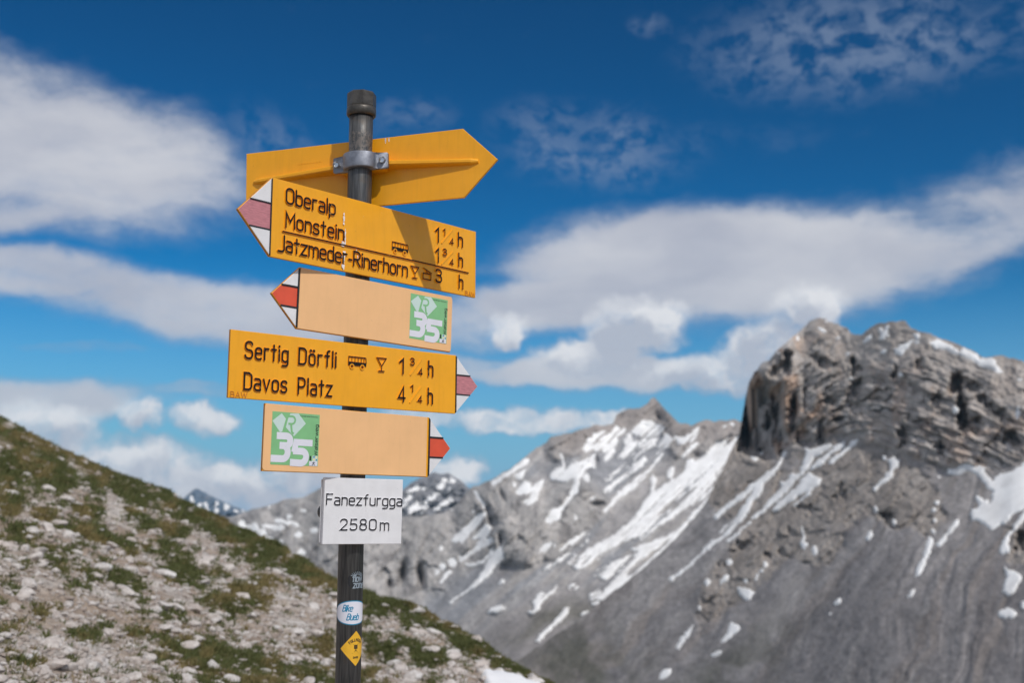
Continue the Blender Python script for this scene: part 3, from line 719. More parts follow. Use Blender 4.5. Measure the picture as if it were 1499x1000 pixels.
gm = np.where(ok, grass_mask(np.clip(pxg, -2000, 3000), np.clip(pyg, -2000, 4000)), sstep(.5, .6, fbm(GX / 2., GY / 2., 4, 3)))
G = np.zeros(GX.shape + (3,)) + c3(.40, .33, .275)
G = lerp(G, (.56, .52, .49), sstep(.45, .65, fbm(GX / .5, GY / .5, 4, 620)))
G = lerp(G, (.30, .225, .17), sstep(.52, .7, fbm(GX / 1.4, GY / 1.4, 4, 630)) * .6)
band = np.where(ok, sstep(90, 30, pyg - np.interp(pxg, gx, gy)) * sstep(380, 520, pxg), 0)
G = lerp(G, (.36, .27, .20), band * .6)
G = lerp(G, (.12, .105, .05), gm * .9)
I = np.arange(GX.size).reshape(GX.shape)
Q = np.stack([I[:-1, :-1], I[:-1, 1:], I[1:, 1:], I[1:, :-1]], -1).reshape(-1, 4)
me = np_mesh('hillside', np.stack([GX, GY, Z2], -1).reshape(-1, 3), Q, True)
vcol(me, 'tone', G.reshape(-1, 3))
m_, t_, b_ = new_mat('gravel_soil')
va = t_.n('ShaderNodeVertexColor', layer_name='tone').outputs[0]
ob_ = t_.n('ShaderNodeTexCoord').outputs['Object']
g1 = t_.noise(ob_, 9, 6, .65); g2 = t_.noise(ob_, 45, 5, .65)
vor = t_.n('ShaderNodeTexVoronoi'); t_.l(ob_, vor.inputs['Vector']); vor.inputs['Scale'].default_value = 26
k = t_.ramp(t_.math('ADD', t_.math('MULTIPLY', g1, .5), t_.math('MULTIPLY', g2, .5)), .32, .68, .68, 1.25)
cm = t_.n('ShaderNodeCombineXYZ'); [t_.l(k, cm.inputs[i]) for i in range(3)]
t_.l(t_.mix(1.0, va, cm.outputs[0], 'MULTIPLY'), b_.inputs['Base Color'])
b_.inputs['Roughness'].default_value = .95; b_.inputs['Specular IOR Level'].default_value = .2
bn = t_.n('ShaderNodeBump'); bn.inputs['Strength'].default_value = .8; bn.inputs['Distance'].default_value = .03
t_.l(t_.math('SUBTRACT', g2, t_.math('MULTIPLY', vor.outputs[0], .6)), bn.inputs['Height']); t_.l(bn.outputs[0], b_.inputs['Normal'])
tag(link('hillside', me, [m_]), kind='structure')

# ---- stones
m_, t_, b_ = new_mat('limestone')
ob_ = t_.n('ShaderNodeTexCoord').outputs['Object']
oi = t_.n('ShaderNodeObjectInfo').outputs['Random']
f1 = t_.noise(ob_, 3.0, 6, .65)
col = t_.mix(t_.ramp(f1, .35, .7), (.50, .46, .44, 1), (.74, .72, .71, 1))
tint = t_.mix(oi, (.86, .80, .76, 1), (1, 1, 1, 1))
t_.l(t_.mix(1.0, col, tint, 'MULTIPLY'), b_.inputs['Base Color'])
b_.inputs['Roughness'].default_value = .9
bn = t_.n('ShaderNodeBump'); bn.inputs['Strength'].default_value = .5; bn.inputs['Distance'].default_value = .05
t_.l(t_.noise(ob_, 9, 5, .65), bn.inputs['Height']); t_.l(bn.outputs[0], b_.inputs['Normal'])
mat_stone = m_
def rock_shape(seed, sub):
    bm = bmesh.new(); bmesh.ops.create_icosphere(bm, subdivisions=sub, radius=.5)
    r = np.random.default_rng(seed)
    planes = [(r.normal(size=3), r.uniform(.26, .42)) for _ in range(9)]
    off = r.uniform(0, 50, 3)
    for v in bm.verts:
        p = np.array(v.co)
        for n, d in planes:
            n = n / np.linalg.norm(n); e = p @ n - d
            if e > 0: p = p - n * e * .92
        p = p * (1 + .16 * (float(vn(np.array([p[0] * 5 + off[0]]), np.array([p[1] * 5 + p[2] * 4 + off[1]]), seed)[0]) - .5))
        p[2] *= .62; p[1] *= .85
        v.co = p
    return bm
def sil_w(px, py):
    a, t = azel(px, py); rs = g_rs(a); zs = rs * g_te(a)
    w = -EYE / (rs * t - (zs + EYE))
    return a, np.clip(w, .02, 1.0) * rs
variants = []
for k in range(9):
    bm = rock_shape(700 + k, 2); me = bpy.data.meshes.new('rock'); bm.to_mesh(me); bm.free()
    me.materials.append(mat_stone); variants.append(me)
low = []
for k in range(8):
    bm = rock_shape(800 + k, 1)
    low.append((np.array([v.co[:] for v in bm.verts]), np.array([[v.index for v in f.verts] for f in bm.faces]))); bm.free()
BIG = [(88, 671, 15), (124, 678, 12), (148, 738, 14), (228, 727, 10), (266, 770, 19), (176, 814, 18), (190, 825, 25), (108, 816, 24), (240, 845, 30), (188, 866, 17),
       (192, 900, 27), (228, 902, 27), (134, 869, 13), (350, 878, 17), (405, 896, 21), (420, 897, 18), (276, 953, 38), (362, 919, 15), (388, 977, 20), (320, 975, 18),
       (328, 862, 13), (425, 955, 26), (476, 857, 11), (256, 727, 17), (652, 912, 15), (30, 634, 12), (40, 700, 16), (70, 722, 30), (18, 728, 26), (96, 735, 22), (52, 742, 20),
       (300, 826, 16), (212, 800, 18), (160, 776, 16), (470, 900, 14), (590, 905, 10), (700, 950, 12), (725, 968, 18), (760, 985, 12), (628, 930, 14), (640, 955, 16), (540, 930, 14),
       (575, 945, 13), (605, 975, 16), (565, 985, 18), (660, 975, 20), (30, 860, 20), (60, 835, 18), (20, 900, 22), (90, 905, 18), (60, 950, 20), (120, 965, 18), (170, 940, 16), (210, 965, 20), (150, 985, 22), (240, 985, 18)]
stones = []
for (x, y, s) in BIG: stones.append((x, y, s * 1.0))
n_s = 38000
xs = RNG.uniform(-170, 920, n_s * 2); sg = np.interp(xs, gx, gy)
ys = sg + 2 + (1075 - sg) * RNG.uniform(0, 1, n_s * 2) ** 1.0
keep = (ys < 1075); xs, ys = xs[keep][:n_s], ys[keep][:n_s]
gmk = grass_mask(xs, ys)
keep = RNG.uniform(0, 1, len(xs)) > gmk * .80
xs, ys = xs[keep], ys[keep]
a_, r_ = sil_w(xs, ys)
wsz = .0205 * np.exp(RNG.normal(0, .60, len(xs))) * (1 + .5 * vn(xs / 60., ys / 40., 9)) * np.clip(r_ / 9., .8, 1.6)
wsz = np.clip(wsz, .012, .17)
spx = wsz / r_ * F
order = np.argsort(-spx)
N_IND = 300 - len(BIG)
def place_stone(x, y, s, rnd):
    a, r = sil_w(np.array([x]), np.array([y])); z = float(ground_z(a, r)[0]); a = float(a[0]); r = float(r[0])
    o = bpy.data.objects.new('rock', rnd.choice(variants)); COL.objects.link(o)
    o.location = (r * math.sin(a), r * math.cos(a), z + s * .10)
    o.rotation_euler = (rnd.uniform(-.35, .35), rnd.uniform(-.35, .35), rnd.uniform(0, 6.28))
    o.scale = (s * rnd.uniform(.95, 1.25), s * rnd.uniform(.7, 1.1), s * rnd.uniform(.6, 1.1))
    return o
rnd = random.Random(5)
GRP = 'pale limestone rocks scattered over the hillside'
for i, (x, y, s) in enumerate(BIG):
    a, r = sil_w(np.array([float(x)]), np.array([float(y)])); o = place_stone(x, y, s / F * float(r[0]) * .9, rnd)
    lab = 'pale limestone rock lying in the gravel and grass of the slope'
    if (x, y) == (276, 953): lab = 'largest whitish rock, lying in green grass at the bottom left'
    if (x, y) == (256, 727): lab = 'pinkish boulder on the crest of the slope beside the far blue peak'
    if (x, y) == (652, 912): lab = 'pale boulder sitting on the grassy crest to the right of the post'
    tag(o, lab, 'rock', None if 'crest' in lab or 'largest' in lab else GRP)
for j in order[:N_IND]:
    o = place_stone(float(xs[j]), float(ys[j]), float(wsz[j]) * 1.15, rnd)
    tag(o, 'pale limestone rock lying in the gravel and grass of the slope', 'rock', GRP)
rest = order[N_IND:]
VV = []; FF = []; nb = 0
zz = ground_z(a_, r_)
for v_i in range(8):
    idx = rest[v_i::8]
    V0, F0 = low[v_i]
    n = len(idx); th = RNG.uniform(0, 6.28, n); c, s_ = np.cos(th), np.sin(th); sz = wsz[idx] * RNG.uniform(.9, 1.2, n)
    sx = sz * RNG.uniform(.9, 1.3, n); sy = sz * RNG.uniform(.7, 1.1, n); szz = sz * RNG.uniform(.6, 1.1, n)
    X0 = V0[None, :, 0] * sx[:, None]; Y0 = V0[None, :, 1] * sy[:, None]; Z0 = V0[None, :, 2] * szz[:, None]
    tl = RNG.uniform(-.4, .4, n)[:, None]
    Z0 = Z0 + X0 * tl
    X1 = X0 * c[:, None] - Y0 * s_[:, None]; Y1 = X0 * s_[:, None] + Y0 * c[:, None]
    P = np.stack([X1 + (r_ * np.sin(a_))[idx][:, None], Y1 + (r_ * np.cos(a_))[idx][:, None], Z0 + (zz[idx] + sz * .08)[:, None]], -1).reshape(-1, 3)
    Fx = (F0[None] + (np.arange(n) * len(V0))[:, None, None] + nb).reshape(-1, 3)
    VV.append(P); FF.append(Fx); nb += len(P)
me = np_mesh('gravel', np.concatenate(VV), np.concatenate(FF))
m_, t_, b_ = new_mat('gravel_stone')
ob_ = t_.n('ShaderNodeTexCoord').outputs['Object']
geo = t_.n('ShaderNodeNewGeometry').outputs['Random Per Island']
t_.l(t_.mix(1.0, t_.mix(geo, (.35, .29, .255, 1), (.58, .55, .535, 1)), t_.mix(t_.ramp(t_.noise(ob_, 30, 5, .6), .35, .65), (.72, .7, .68, 1), (1, 1, 1, 1)), 'MULTIPLY'), b_.inputs['Base Color'])
b_.inputs['Roughness'].default_value = .92
tag(link('gravel', me, [m_]), 'small pale limestone rubble covering the slope', kind='stuff')

# ---- grass
n_t = 130000
xs = RNG.uniform(-180, 900, n_t); sg = np.interp(xs, gx, gy)
ys = sg + (1080 - sg) * RNG.uniform(0, 1, n_t) ** 1.25
keep = (RNG.uniform(0, 1, n_t) < grass_mask(xs, ys) * 1.0 + .012)
xs, ys = xs[keep], ys[keep]
a_, r_ = sil_w(xs, ys); r_ = np.minimum(r_ * RNG.uniform(.985, 1.015, len(r_)), g_rs(a_) * 1.02)
bx = r_ * np.sin(a_); by = r_ * np.cos(a_); bz = ground_z(a_, r_)
NB = 7
n = len(xs)
th = RNG.uniform(0, 6.28, (n, NB)); spread = RNG.uniform(0, .035, (n, NB)) * np.clip(r_ / 9., .8, 2.)[:, None]
h = RNG.uniform(.018, .052, (n, NB)) * np.clip(r_ / 12., .8, 1.4)[:, None]; wd = RNG.uniform(.004, .009, (n, NB)) * np.clip(r_ / 9., .8, 2.)[:, None]
cx = bx[:, None] + np.cos(th) * spread; cy = by[:, None] + np.sin(th) * spread
lean = RNG.uniform(.1, .9, (n, NB)) * h
ph = RNG.uniform(0, 6.28, (n, NB))
zb = bz[:, None] - .006
p0 = np.stack([cx - np.sin(ph) * wd, cy + np.cos(ph) * wd, zb + 0 * cx], -1)
p1 = np.stack([cx + np.sin(ph) * wd, cy - np.cos(ph) * wd, zb + 0 * cx], -1)
p2 = np.stack([cx + np.cos(th) * lean, cy + np.sin(th) * lean, zb + h], -1)
P = np.stack([p0, p1, p2], 2).reshape(-1, 3)
me = np_mesh('grass', P, np.arange(len(P)).reshape(-1, 3))
dry = np.clip(sstep(.5, .72, fbm(xs / 30., ys / 14., 3, 650)) * .85 + RNG.uniform(-.2, .3, n), 0, 1)
gc = (np.array([.082, .098, .034])[None] * (1 - dry[:, None]) + np.array([.20, .155, .065])[None] * dry[:, None])
vcol(me, 'tone', np.repeat(gc, NB * 3, 0))
m_, t_, b_ = new_mat('alpine_grass')
va = t_.n('ShaderNodeVertexColor', layer_name='tone').outputs[0]
t_.l(va, b_.inputs['Base Color']); b_.inputs['Roughness'].default_value = .7
b_.inputs['Specular IOR Level'].default_value = .25
tag(link('grass', me, [m_]), 'short alpine grass in cushions between the stones and along the crest', kind='stuff')

# snow remnant just below the crest at the bottom of the picture
xs = np.linspace(700, 800, 26); rows = np.linspace(0, 1, 9)
top = np.interp(xs, [700, 730, 760, 790, 800], [981, 986, 993, 1003, 1007]); bot = np.interp(xs, [700, 730, 800], [992, 1030, 1050])
PXs = np.repeat(xs[None], 9, 0); PYs = top[None] + (bot - top)[None] * rows[:, None] + (fbm(PXs / 9., rows[:, None] * 4 + PXs * 0, 3, 8) - .5) * 3
a2, r2 = sil_w(PXs, PYs); edge = np.minimum(np.minimum(rows, 1 - rows)[:, None] * 6, np.minimum(np.arange(26), np.arange(26)[::-1])[None] / 3.)
zz = ground_z(a2, r2) + np.clip(edge, 0, 1) * .09 - .03
I = np.arange(PXs.size).reshape(PXs.shape); Q = np.stack([I[:-1, :-1], I[1:, :-1], I[1:, 1:], I[:-1, 1:]], -1).reshape(-1, 4)
m_, t_, b_ = new_mat('near_snow'); b_.inputs['Base Color'].default_value = (.82, .82, .84, 1); b_.inputs['Roughness'].default_value = .75
sp = link('snow_remnant', np_mesh('snow_remnant', np.stack([r2 * np.sin(a2), r2 * np.cos(a2), zz], -1).reshape(-1, 3), Q, True), [m_])
tag(sp, 'thin white strip of old snow on the gravel below the crest, bottom centre', 'snow', kind='structure')

# ================================================================== SIGNPOST
PXP, PYP = -0.380953, 2.753264
RP = .030
M_YEL = flat_mat('yellow_paint', (.87, .385, .006), .42, 0, .08, .03, 12, .10, 500)
def sign_paint(m, wear, speck, runs=.24):
    """weathering on top of a paint: rain runs, sun fading, specks of lichen and dirt, uneven sheen"""
    t = NT(m.node_tree); b = m.node_tree.nodes['Principled BSDF']; base = b.inputs['Base Color'].links[0].from_socket
    ob = t.n('ShaderNodeNewGeometry').outputs['Position']
    run = t.noise(t.vmath('MULTIPLY', ob, (1, 1, .07)), 85, 5, .65)
    fade = t.noise(ob, 6, 4, .6); sp = t.noise(ob, 190, 3, .6); sp2 = t.noise(ob, 70, 4, .7)
    c = t.mix(t.math('MULTIPLY', t.ramp(run, .45, .75), runs), base, tuple(x * .72 for x in wear) + (1,))
    c = t.mix(t.math('MULTIPLY', t.ramp(fade, .45, .75), .30), c, tuple(min(1, x * 1.08 + .03) for x in wear) + (1,))
    c = t.mix(t.math('MULTIPLY', t.ramp(sp, .70, .76), .6), c, speck)
    c = t.mix(t.math('MULTIPLY', t.ramp(sp2, .72, .76), .5), c, (.75, .70, .62, 1))
    t.l(c, b.inputs['Base Color'])
    t.l(t.ramp(t.noise(ob, 30, 5, .7), .3, .7, .34, .56), b.inputs['Roughness'])
    return m
sign_paint(M_YEL, (.87, .385, .006), (.20, .10, .02, 1))
M_YEDGE = flat_mat('yellow_edge', (.50, .20, .02), .5, 0, 0, .1, 30)
M_BEI = flat_mat('faded_cover', (.86, .50, .235), .42, 0, .15, .025, 10, .05, 300)
M_WHT = flat_mat('white_paint', (.74, .735, .76), .4, 0, .2, .03, 25, .06, 300)
sign_paint(M_BEI, (.86, .50, .235), (.40, .26, .14, 1), .11); sign_paint(M_WHT, (.74, .735, .76), (.35, .33, .32, 1), .10)
M_RED = flat_mat('red_paint', (.70, .085, .035), .4, 0, .2, .05, 25)
M_PNK = flat_mat('faded_red', (.52, .20, .23), .55, 0, .1, .12, 60, stretch=(1, 1, 6))
M_BLK = flat_mat('black_paint', (.013, .013, .016), .45, 0, .1, .1, 60)
M_ALU = flat_mat('cast_aluminium', (.27, .285, .33), .48, .85, 0, .12, 60, .35, 700)
M_STEEL = flat_mat('bolt_steel', (.70, .70, .70), .22, 1., 0, .1, 80)
M_DROP = flat_mat('dried_droppings', (.80, .76, .76), .8, 0, 0, .1, 90)
M_GRN = flat_mat('sticker_green', (.215, .50, .225), .35, 0, .25, .03, 30)
M_SWH = flat_mat('sticker_white', (.72, .72, .80), .35, 0, .25, .02, 30)
M_SPALE = flat_mat('sticker_pale', (.56, .70, .66), .35, 0, .25, .02, 30)
M_BLUE = flat_mat('sticker_blue', (.02, .24, .42), .4)
M_LYEL = flat_mat('sticker_yellow', (.85, .70, .30), .4)
M_DIA = flat_mat('diamond_yellow', (.80, .44, .03), .4, 0, .2, .04, 60)
M_GREY = flat_mat('sticker_grey', (.28, .33, .38), .4)
# black letter tops with a few chips
m_, t_, b_ = new_mat('letter_black')
ob_ = t_.n('ShaderNodeNewGeometry').outputs['Position']
f_ = t_.ramp(t_.noise(ob_, 70, 4, .7), .63, .69)
t_.l(t_.mix(f_, (.013, .012, .012, 1), (.42, .25, .08, 1)), b_.inputs['Base Color']); b_.inputs['Roughness'].default_value = .6; b_.inputs['Specular IOR Level'].default_value = .15
M_LET = m_
m_, t_, b_ = new_mat('letter_black_worn')
ob_ = t_.n('ShaderNodeNewGeometry').outputs['Position']
f_ = t_.ramp(t_.noise(ob_, 55, 4, .7), .60, .68)
t_.l(t_.mix(f_, (.015, .015, .018, 1), (.28, .28, .30, 1)), b_.inputs['Base Color']); b_.inputs['Roughness'].default_value = .6; b_.inputs['Specular IOR Level'].default_value = .15
M_LETW = m_
# dark steel pipe with drawn vertical streaks and rust-grey patches
m_, t_, b_ = new_mat('steel_pipe')
ob_ = t_.n('ShaderNodeTexCoord').outputs['Object']
s1_ = t_.noise(t_.vmath('MULTIPLY', ob_, (1, 1, .05)), 260, 5, .6)
s2_ = t_.noise(ob_, 24, 6, .65)
s3_ = t_.noise(ob_, 120, 4, .7)
c_ = t_.mix(t_.ramp(s1_, .3, .7), (.045, .048, .052, 1), (.12, .122, .125, 1))
c_ = t_.mix(t_.math('MULTIPLY', t_.ramp(s2_, .5, .72), .5), c_, (.12, .095, .075, 1))
sz_ = t_.n('ShaderNodeSeparateXYZ'); t_.l(ob_, sz_.inputs[0])
zt_ = t_.math('MULTIPLY', t_.ramp(sz_.outputs[2], 2.430, 2.442), t_.ramp(sz_.outputs[2], 2.505, 2.492))
c_ = t_.mix(t_.math('MULTIPLY', zt_, t_.ramp(s3_, .42, .62)), c_, (.20, .175, .155, 1))
t_.l(c_, b_.inputs['Base Color'])
b_.inputs['Metallic'].default_value = .55
t_.l(t_.ramp(s2_, .3, .7, .36, .55), b_.inputs['Roughness'])
bn = t_.n('ShaderNodeBump'); bn.inputs['Strength'].default_value = .25; bn.inputs['Distance'].default_value = .001
t_.l(s1_, bn.inputs['Height']); t_.l(bn.outputs[0], b_.inputs['Normal'])
M_PIPE = m_
M_CAP = flat_mat('blackened_cap', (.085, .078, .070), .42, .6, 0, .18, 60, .15, 400)

# ---- glyph strokes: (points, corner radius or list, closed); units of cap height
def GL():
    d = {}
    bowl = ([(0, 0), (.38, 0), (.38, .68), (0, .68)], .17, True)
    d['O'] = [([(0, 0), (.46, 0), (.46, 1), (0, 1)], .22, True)]
    d['0'] = [([(0, 0), (.46, 0), (.46, 1), (0, 1)], .21, True)]
    d['b'] = [([(0, 0), (0, 1)], 0, False), bowl]
    d['d'] = [([(.38, 0), (.38, 1)], 0, False), bowl]
    d['p'] = [([(0, -.26), (0, .68)], 0, False), bowl]
    d['q'] = [([(.38, -.26), (.38, .68)], 0, False), bowl]
    d['o'] = [bowl]
    d['ö'] = [bowl, ([(.09, .90), (.09, .91)], 0, False, 1.5), ([(.30, .90), (.30, .91)], 0, False, 1.5)]
    d['e'] = [([(.02, .36), (.38, .36), (.38, .68), (0, .68), (0, 0), (.36, 0), (.36, .06)], [0, 0, .17, .17, .17, .06, 0], False)]
    d['c'] = [([(.34, .60), (.34, .68), (0, .68), (0, 0), (.34, 0), (.34, .08)], [0, .1, .17, .17, .1, 0], False)]
    d['r'] = [([(0, 0), (0, .70)], 0, False), ([(0, .48), (0, .68), (.26, .68)], .13, False)]
    d['a'] = [([(.03, .68), (.37, .68), (.37, 0)], [0, .16, 0], False), ([(.37, .38), (0, .38), (0, 0), (.37, 0)], [0, .15, .15, 0], False)]
    d['l'] = [([(0, 0), (0, 1)], 0, False)]
    d['I'] = [([(0, 0), (0, 1)], 0, False)]
    d['i'] = [([(0, 0), (0, .70)], 0, False), ([(0, .90), (0, .93)], 0, False, 1.1)]
    d['j'] = [([(.1, .70), (.1, -.2), (0, -.2)], .1, False)]
    d['M'] = [([(0, 0), (0, 1), (.27, .40), (.54, 1), (.54, 0)], 0, False)]
    d['N'] = [([(0, 0), (0, 1), (.46, 0), (.46, 1)], 0, False)]
    d['n'] = [([(0, 0), (0, .70)], 0, False), ([(0, .44), (0, .68), (.37, .68), (.37, 0)], [0, .16, .16, 0], False)]
    d['m'] = [([(0, 0), (0, .70)], 0, False), ([(0, .44), (0, .68), (.30, .68), (.30, 0)], [0, .14, .14, 0], False), ([(.30, .44), (.30, .68), (.60, .68), (.60, 0)], [0, .14, .14, 0], False)]
    d['h'] = [([(0, 0), (0, 1)], 0, False), ([(0, .44), (0, .68), (.37, .68), (.37, 0)], [0, .16, .16, 0], False)]
    d['u'] = [([(0, .68), (0, 0), (.37, 0), (.37, .30)], [0, .17, .17, 0], False), ([(.37, 0), (.37, .68)], 0, False)]
    d['s'] = [([(.34, .58), (.34, .68), (.01, .68), (.01, .37), (.35, .31), (.35, 0), (0, 0), (0, .10)], [0, .12, .15, .14, .14, .15, .12, 0], False)]
    d['S'] = [([(.44, .84), (.44, 1), (.01, 1), (.01, .53), (.46, .47), (.46, 0), (0, 0), (0, .16)], [0, .18, .2, .18, .18, .2, .18, 0], False)]
    d['t'] = [([(.14, 0), (.14, .95)], 0, False), ([(0, .68), (.29, .68)], 0, False)]
    d['f'] = [([(.14, 0), (.14, 1), (.30, 1)], [0, .13, 0], False), ([(0, .68), (.28, .68)], 0, False)]
    d['J'] = [([(.36, 1), (.36, -.06), (0, -.06)], [0, .18, 0], False)]
    d['z'] = [([(0, .68), (.37, .68), (0, 0), (.37, 0)], 0, False)]
    d['-'] = [([(0, .36), (.20, .36)], 0, False)]
    d['R'] = [([(0, 0), (0, 1), (.44, 1), (.44, .46), (0, .46)], [0, 0, .22, .22, 0], False), ([(.18, .46), (.46, 0)], 0, False)]
    d['P'] = [([(0, 0), (0, 1), (.44, 1), (.44, .44), (0, .44)], [0, 0, .22, .22, 0], False)]
    d['B'] = [([(0, 0), (0, 1), (.42, 1), (.42, .54), (0, .54)], [0, 0, .2, .2, 0], False), ([(0, .54), (.46, .54), (.46, 0), (0, 0)], [0, .22, .22, 0], False)]
    d['D'] = [([(0, 0), (0, 1), (.46, 1), (.46, 0)], [0, 0, .24, .24], True)]
    d['F'] = [([(0, 0), (0, 1), (.42, 1)], 0, False), ([(0, .52), (.36, .52)], 0, False)]
    d['L'] = [([(0, 1), (0, 0), (.38, 0)], 0, False)]
    d['U'] = [([(0, 1), (0, 0), (.44, 0), (.44, 1)], [0, .2, .2, 0], False)]
    d['A'] = [([(0, 0), (.26, 1), (.52, 0)], 0, False), ([(.08, .30), (.44, .30)], 0, False)]
    d['V'] = [([(0, 1), (.25, 0), (.5, 1)], 0, False)]
    d['v'] = [([(0, .68), (.19, 0), (.38, .68)], 0, False)]
    d['w'] = [([(0, .68), (.14, 0), (.28, .62), (.42, 0), (.56, .68)], 0, False)]
    d['W'] = [([(0, 1), (.18, 0), (.36, .85), (.54, 0), (.72, 1)], 0, False)]
    d['k'] = [([(0, 0), (0, 1)], 0, False), ([(.36, .68), (0, .26)], 0, False), ([(.14, .42), (.38, 0)], 0, False)]
    d['g'] = [bowl, ([(.38, .68), (.38, -.26), (.02, -.26)], [0, .16, 0], False)]
    d['1'] = [([(0, .76), (.22, 1), (.22, 0)], 0, False)]
    d['2'] = [([(.01, .78), (.01, 1), (.43, 1), (.43, .58), (0, 0), (.45, 0)], [0, .2, .2, .16, 0, 0], False)]
    d['3'] = [([(0, .84), (0, 1), (.42, 1), (.42, .54), (.14, .54)], [0, .14, .21, .21, 0], False), ([(.14, .54), (.44, .54), (.44, 0), (0, 0), (0, .16)], [0, .22, .22, .14, 0], False)]
    d['4'] = [([(.34, 0), (.34, 1), (0, .25), (.46, .25)], 0, False)]
    d['5'] = [([(.42, 1), (.05, 1), (.02, .54), (.44, .60), (.44, 0), (0, 0), (0, .14)], [0, 0, 0, .2, .22, .14, 0], False)]
    d['8'] = [([(.03, .54), (.41, .54), (.41, 1), (.03, 1)], .18, True), ([(0, 0), (.44, 0), (.44, .54), (0, .54)], .21, True)]
    return d
GLY = GL()
def round_path(pts, rad, closed, seg=5):
    n = len(pts); rad = [rad] * n if not isinstance(rad, (list, tuple)) else list(rad)
    out = []
    for i, p in enumerate(pts):
        if (not closed and i in (0, n - 1)) or rad[i] <= 0: out.append(Vector(p)); continue
        p = Vector(p); a = Vector(pts[i - 1]) - p; b = Vector(pts[(i + 1) % n]) - p
        la, lb = a.length, b.length
        if la < 1e-6 or lb < 1e-6: out.append(p); continue
        an = a.angle(b); t = min(rad[i] / max(math.tan(an / 2), .05), la * .5 if (closed or i > 1) else la, lb * .5 if (closed or i < n - 2) else lb)
        r = t * math.tan(an / 2)
        s = p + a.normalized() * t; e = p + b.normalized() * t
        ctr = p + (a.normalized() + b.normalized()).normalized() * (r / math.sin(an / 2))
        v0 = s - ctr; v1 = e - ctr; th0 = math.atan2(v0.y, v0.x); dth = math.atan2(v1.y, v1.x) - th0
        while dth > math.pi: dth -= 2 * math.pi
        while dth < -math.pi: dth += 2 * math.pi
        for k in range(seg + 1):
            th = th0 + dth * k / seg; out.append(ctr + Vector((math.cos(th), math.sin(th))) * r)
    # drop doubles
    res = [out[0]]
    for v in out[1:]:
        if (v - res[-1]).length > 1e-5: res.append(v)
    if closed and (res[0] - res[-1]).length < 1e-5: res.pop()
    return res
def stroke_bm(bm, pts, closed, w, y_top, y_bot, cap=True, mi_top=0, mi_side=1, xf=None):
    """a raised ribbon of width w following pts (x,z); its face at y_top (towards the reader, -Y), its foot at y_bot"""
    n = len(pts); L = []; Rr = []
    for i in range(n):
        p = pts[i]
        pa = pts[i - 1] if (closed or i > 0) else None; pb = pts[(i + 1) % n] if (closed or i < n - 1) else None
        if pa is None: t = (pb - p).normalized(); nrm = Vector((-t.y, t.x)); k = 1
        elif pb is None: t = (p - pa).normalized(); nrm = Vector((-t.y, t.x)); k = 1
        else:
            t1 = (p - pa).normalized(); t2 = (pb - p).normalized(); t = t1 + t2
            if t.length < 1e-4: t = t2
            t.normalize(); nrm = Vector((-t.y, t.x)); k = 1 / max(abs(nrm.dot(Vector((-t1.y, t1.x)))), .42)
        L.append(p + nrm * w / 2 * k); Rr.append(p - nrm * w / 2 * k)
    def vv(p, y):
        co = (p.x, y, p.y)
        return bm.verts.new(xf(co) if xf else co)
    Lt = [vv(p, y_top) for p in L]; Rt = [vv(p, y_top) for p in Rr]
    flat = y_bot is None
    if not flat: Lb = [vv(p, y_bot) for p in L]; Rb_ = [vv(p, y_bot) for p in Rr]
    rng = range(n if closed else n - 1)
    for i in rng:
        j = (i + 1) % n
        f = bm.faces.new((Rt[i], Rt[j], Lt[j], Lt[i])); f.material_index = mi_top
        if not flat:
            for A, B in ((Lt, Lb), (Rb_, Rt)):
                f = bm.faces.new((A[i], A[j], B[j], B[i])); f.material_index = mi_side
    if not closed and cap:
        for end, s in ((0, -1), (n - 1, 1)):
            p = pts[end]; nb_ = pts[1] if end == 0 else pts[n - 2]; t = (p - nb_).normalized()
            nr = Vector((-t.y, t.x)) * w / 2
            arc = [p + nr * math.cos(a) + t * (w / 2) * math.sin(a) for a in [math.pi * k / 4 for k in range(1, 4)]]
            T = [vv(a, y_top) for a in arc]
            first, last = (Lt[end], Rt[end]) if s == 1 else (Rt[end], Lt[end])
            f = bm.faces.new([last] + T[::-1] + [first]); f.material_index = mi_top
            if not flat:
                Bv = [vv(a, y_bot) for a in arc]
                fb, lb = (Lb[end], Rb_[end]) if s == 1 else (Rb_[end], Lb[end])
                ct = [first] + T + [last]; cb = [fb] + Bv + [lb]
                for k in range(len(ct) - 1):
                    f = bm.faces.new((ct[k], ct[k + 1], cb[k + 1], cb[k])); f.material_index = mi_side
def finish(bm, name):
    bmesh.ops.recalc_face_normals(bm, faces=bm.faces[:])
    me = bpy.data.meshes.new(name); bm.to_mesh(me); bm.free(); return me
_gc = {}
def glyph_mesh(ch, h, sx, w, raise_, foot=.0015, slant=0., xf=None, key=None):
    k = (ch, round(h, 4), round(sx, 3), round(w, 5), raise_, slant, key)
    if xf is None and k in _gc: return _gc[k]
    bm = bmesh.new()
    for si, g in enumerate(GLY[ch]):
        pts, rad, closed = g[0], g[1], g[2]; ws = g[3] if len(g) > 3 else 1
        P = [Vector((p.x * h * sx + p.y * h * slant, p.y * h)) for p in round_path(pts, rad, closed)]
        stroke_bm(bm, P, closed, w * ws, -(raise_ + si * .00012), foot if foot is not None else None, xf=xf)
    me = finish(bm, 'letter')
    if xf is None: _gc[k] = me
    return me
def gwidth(ch):
    if ch == ' ': return .26
    return max(p[0] for g in GLY[ch] for p in g[0])
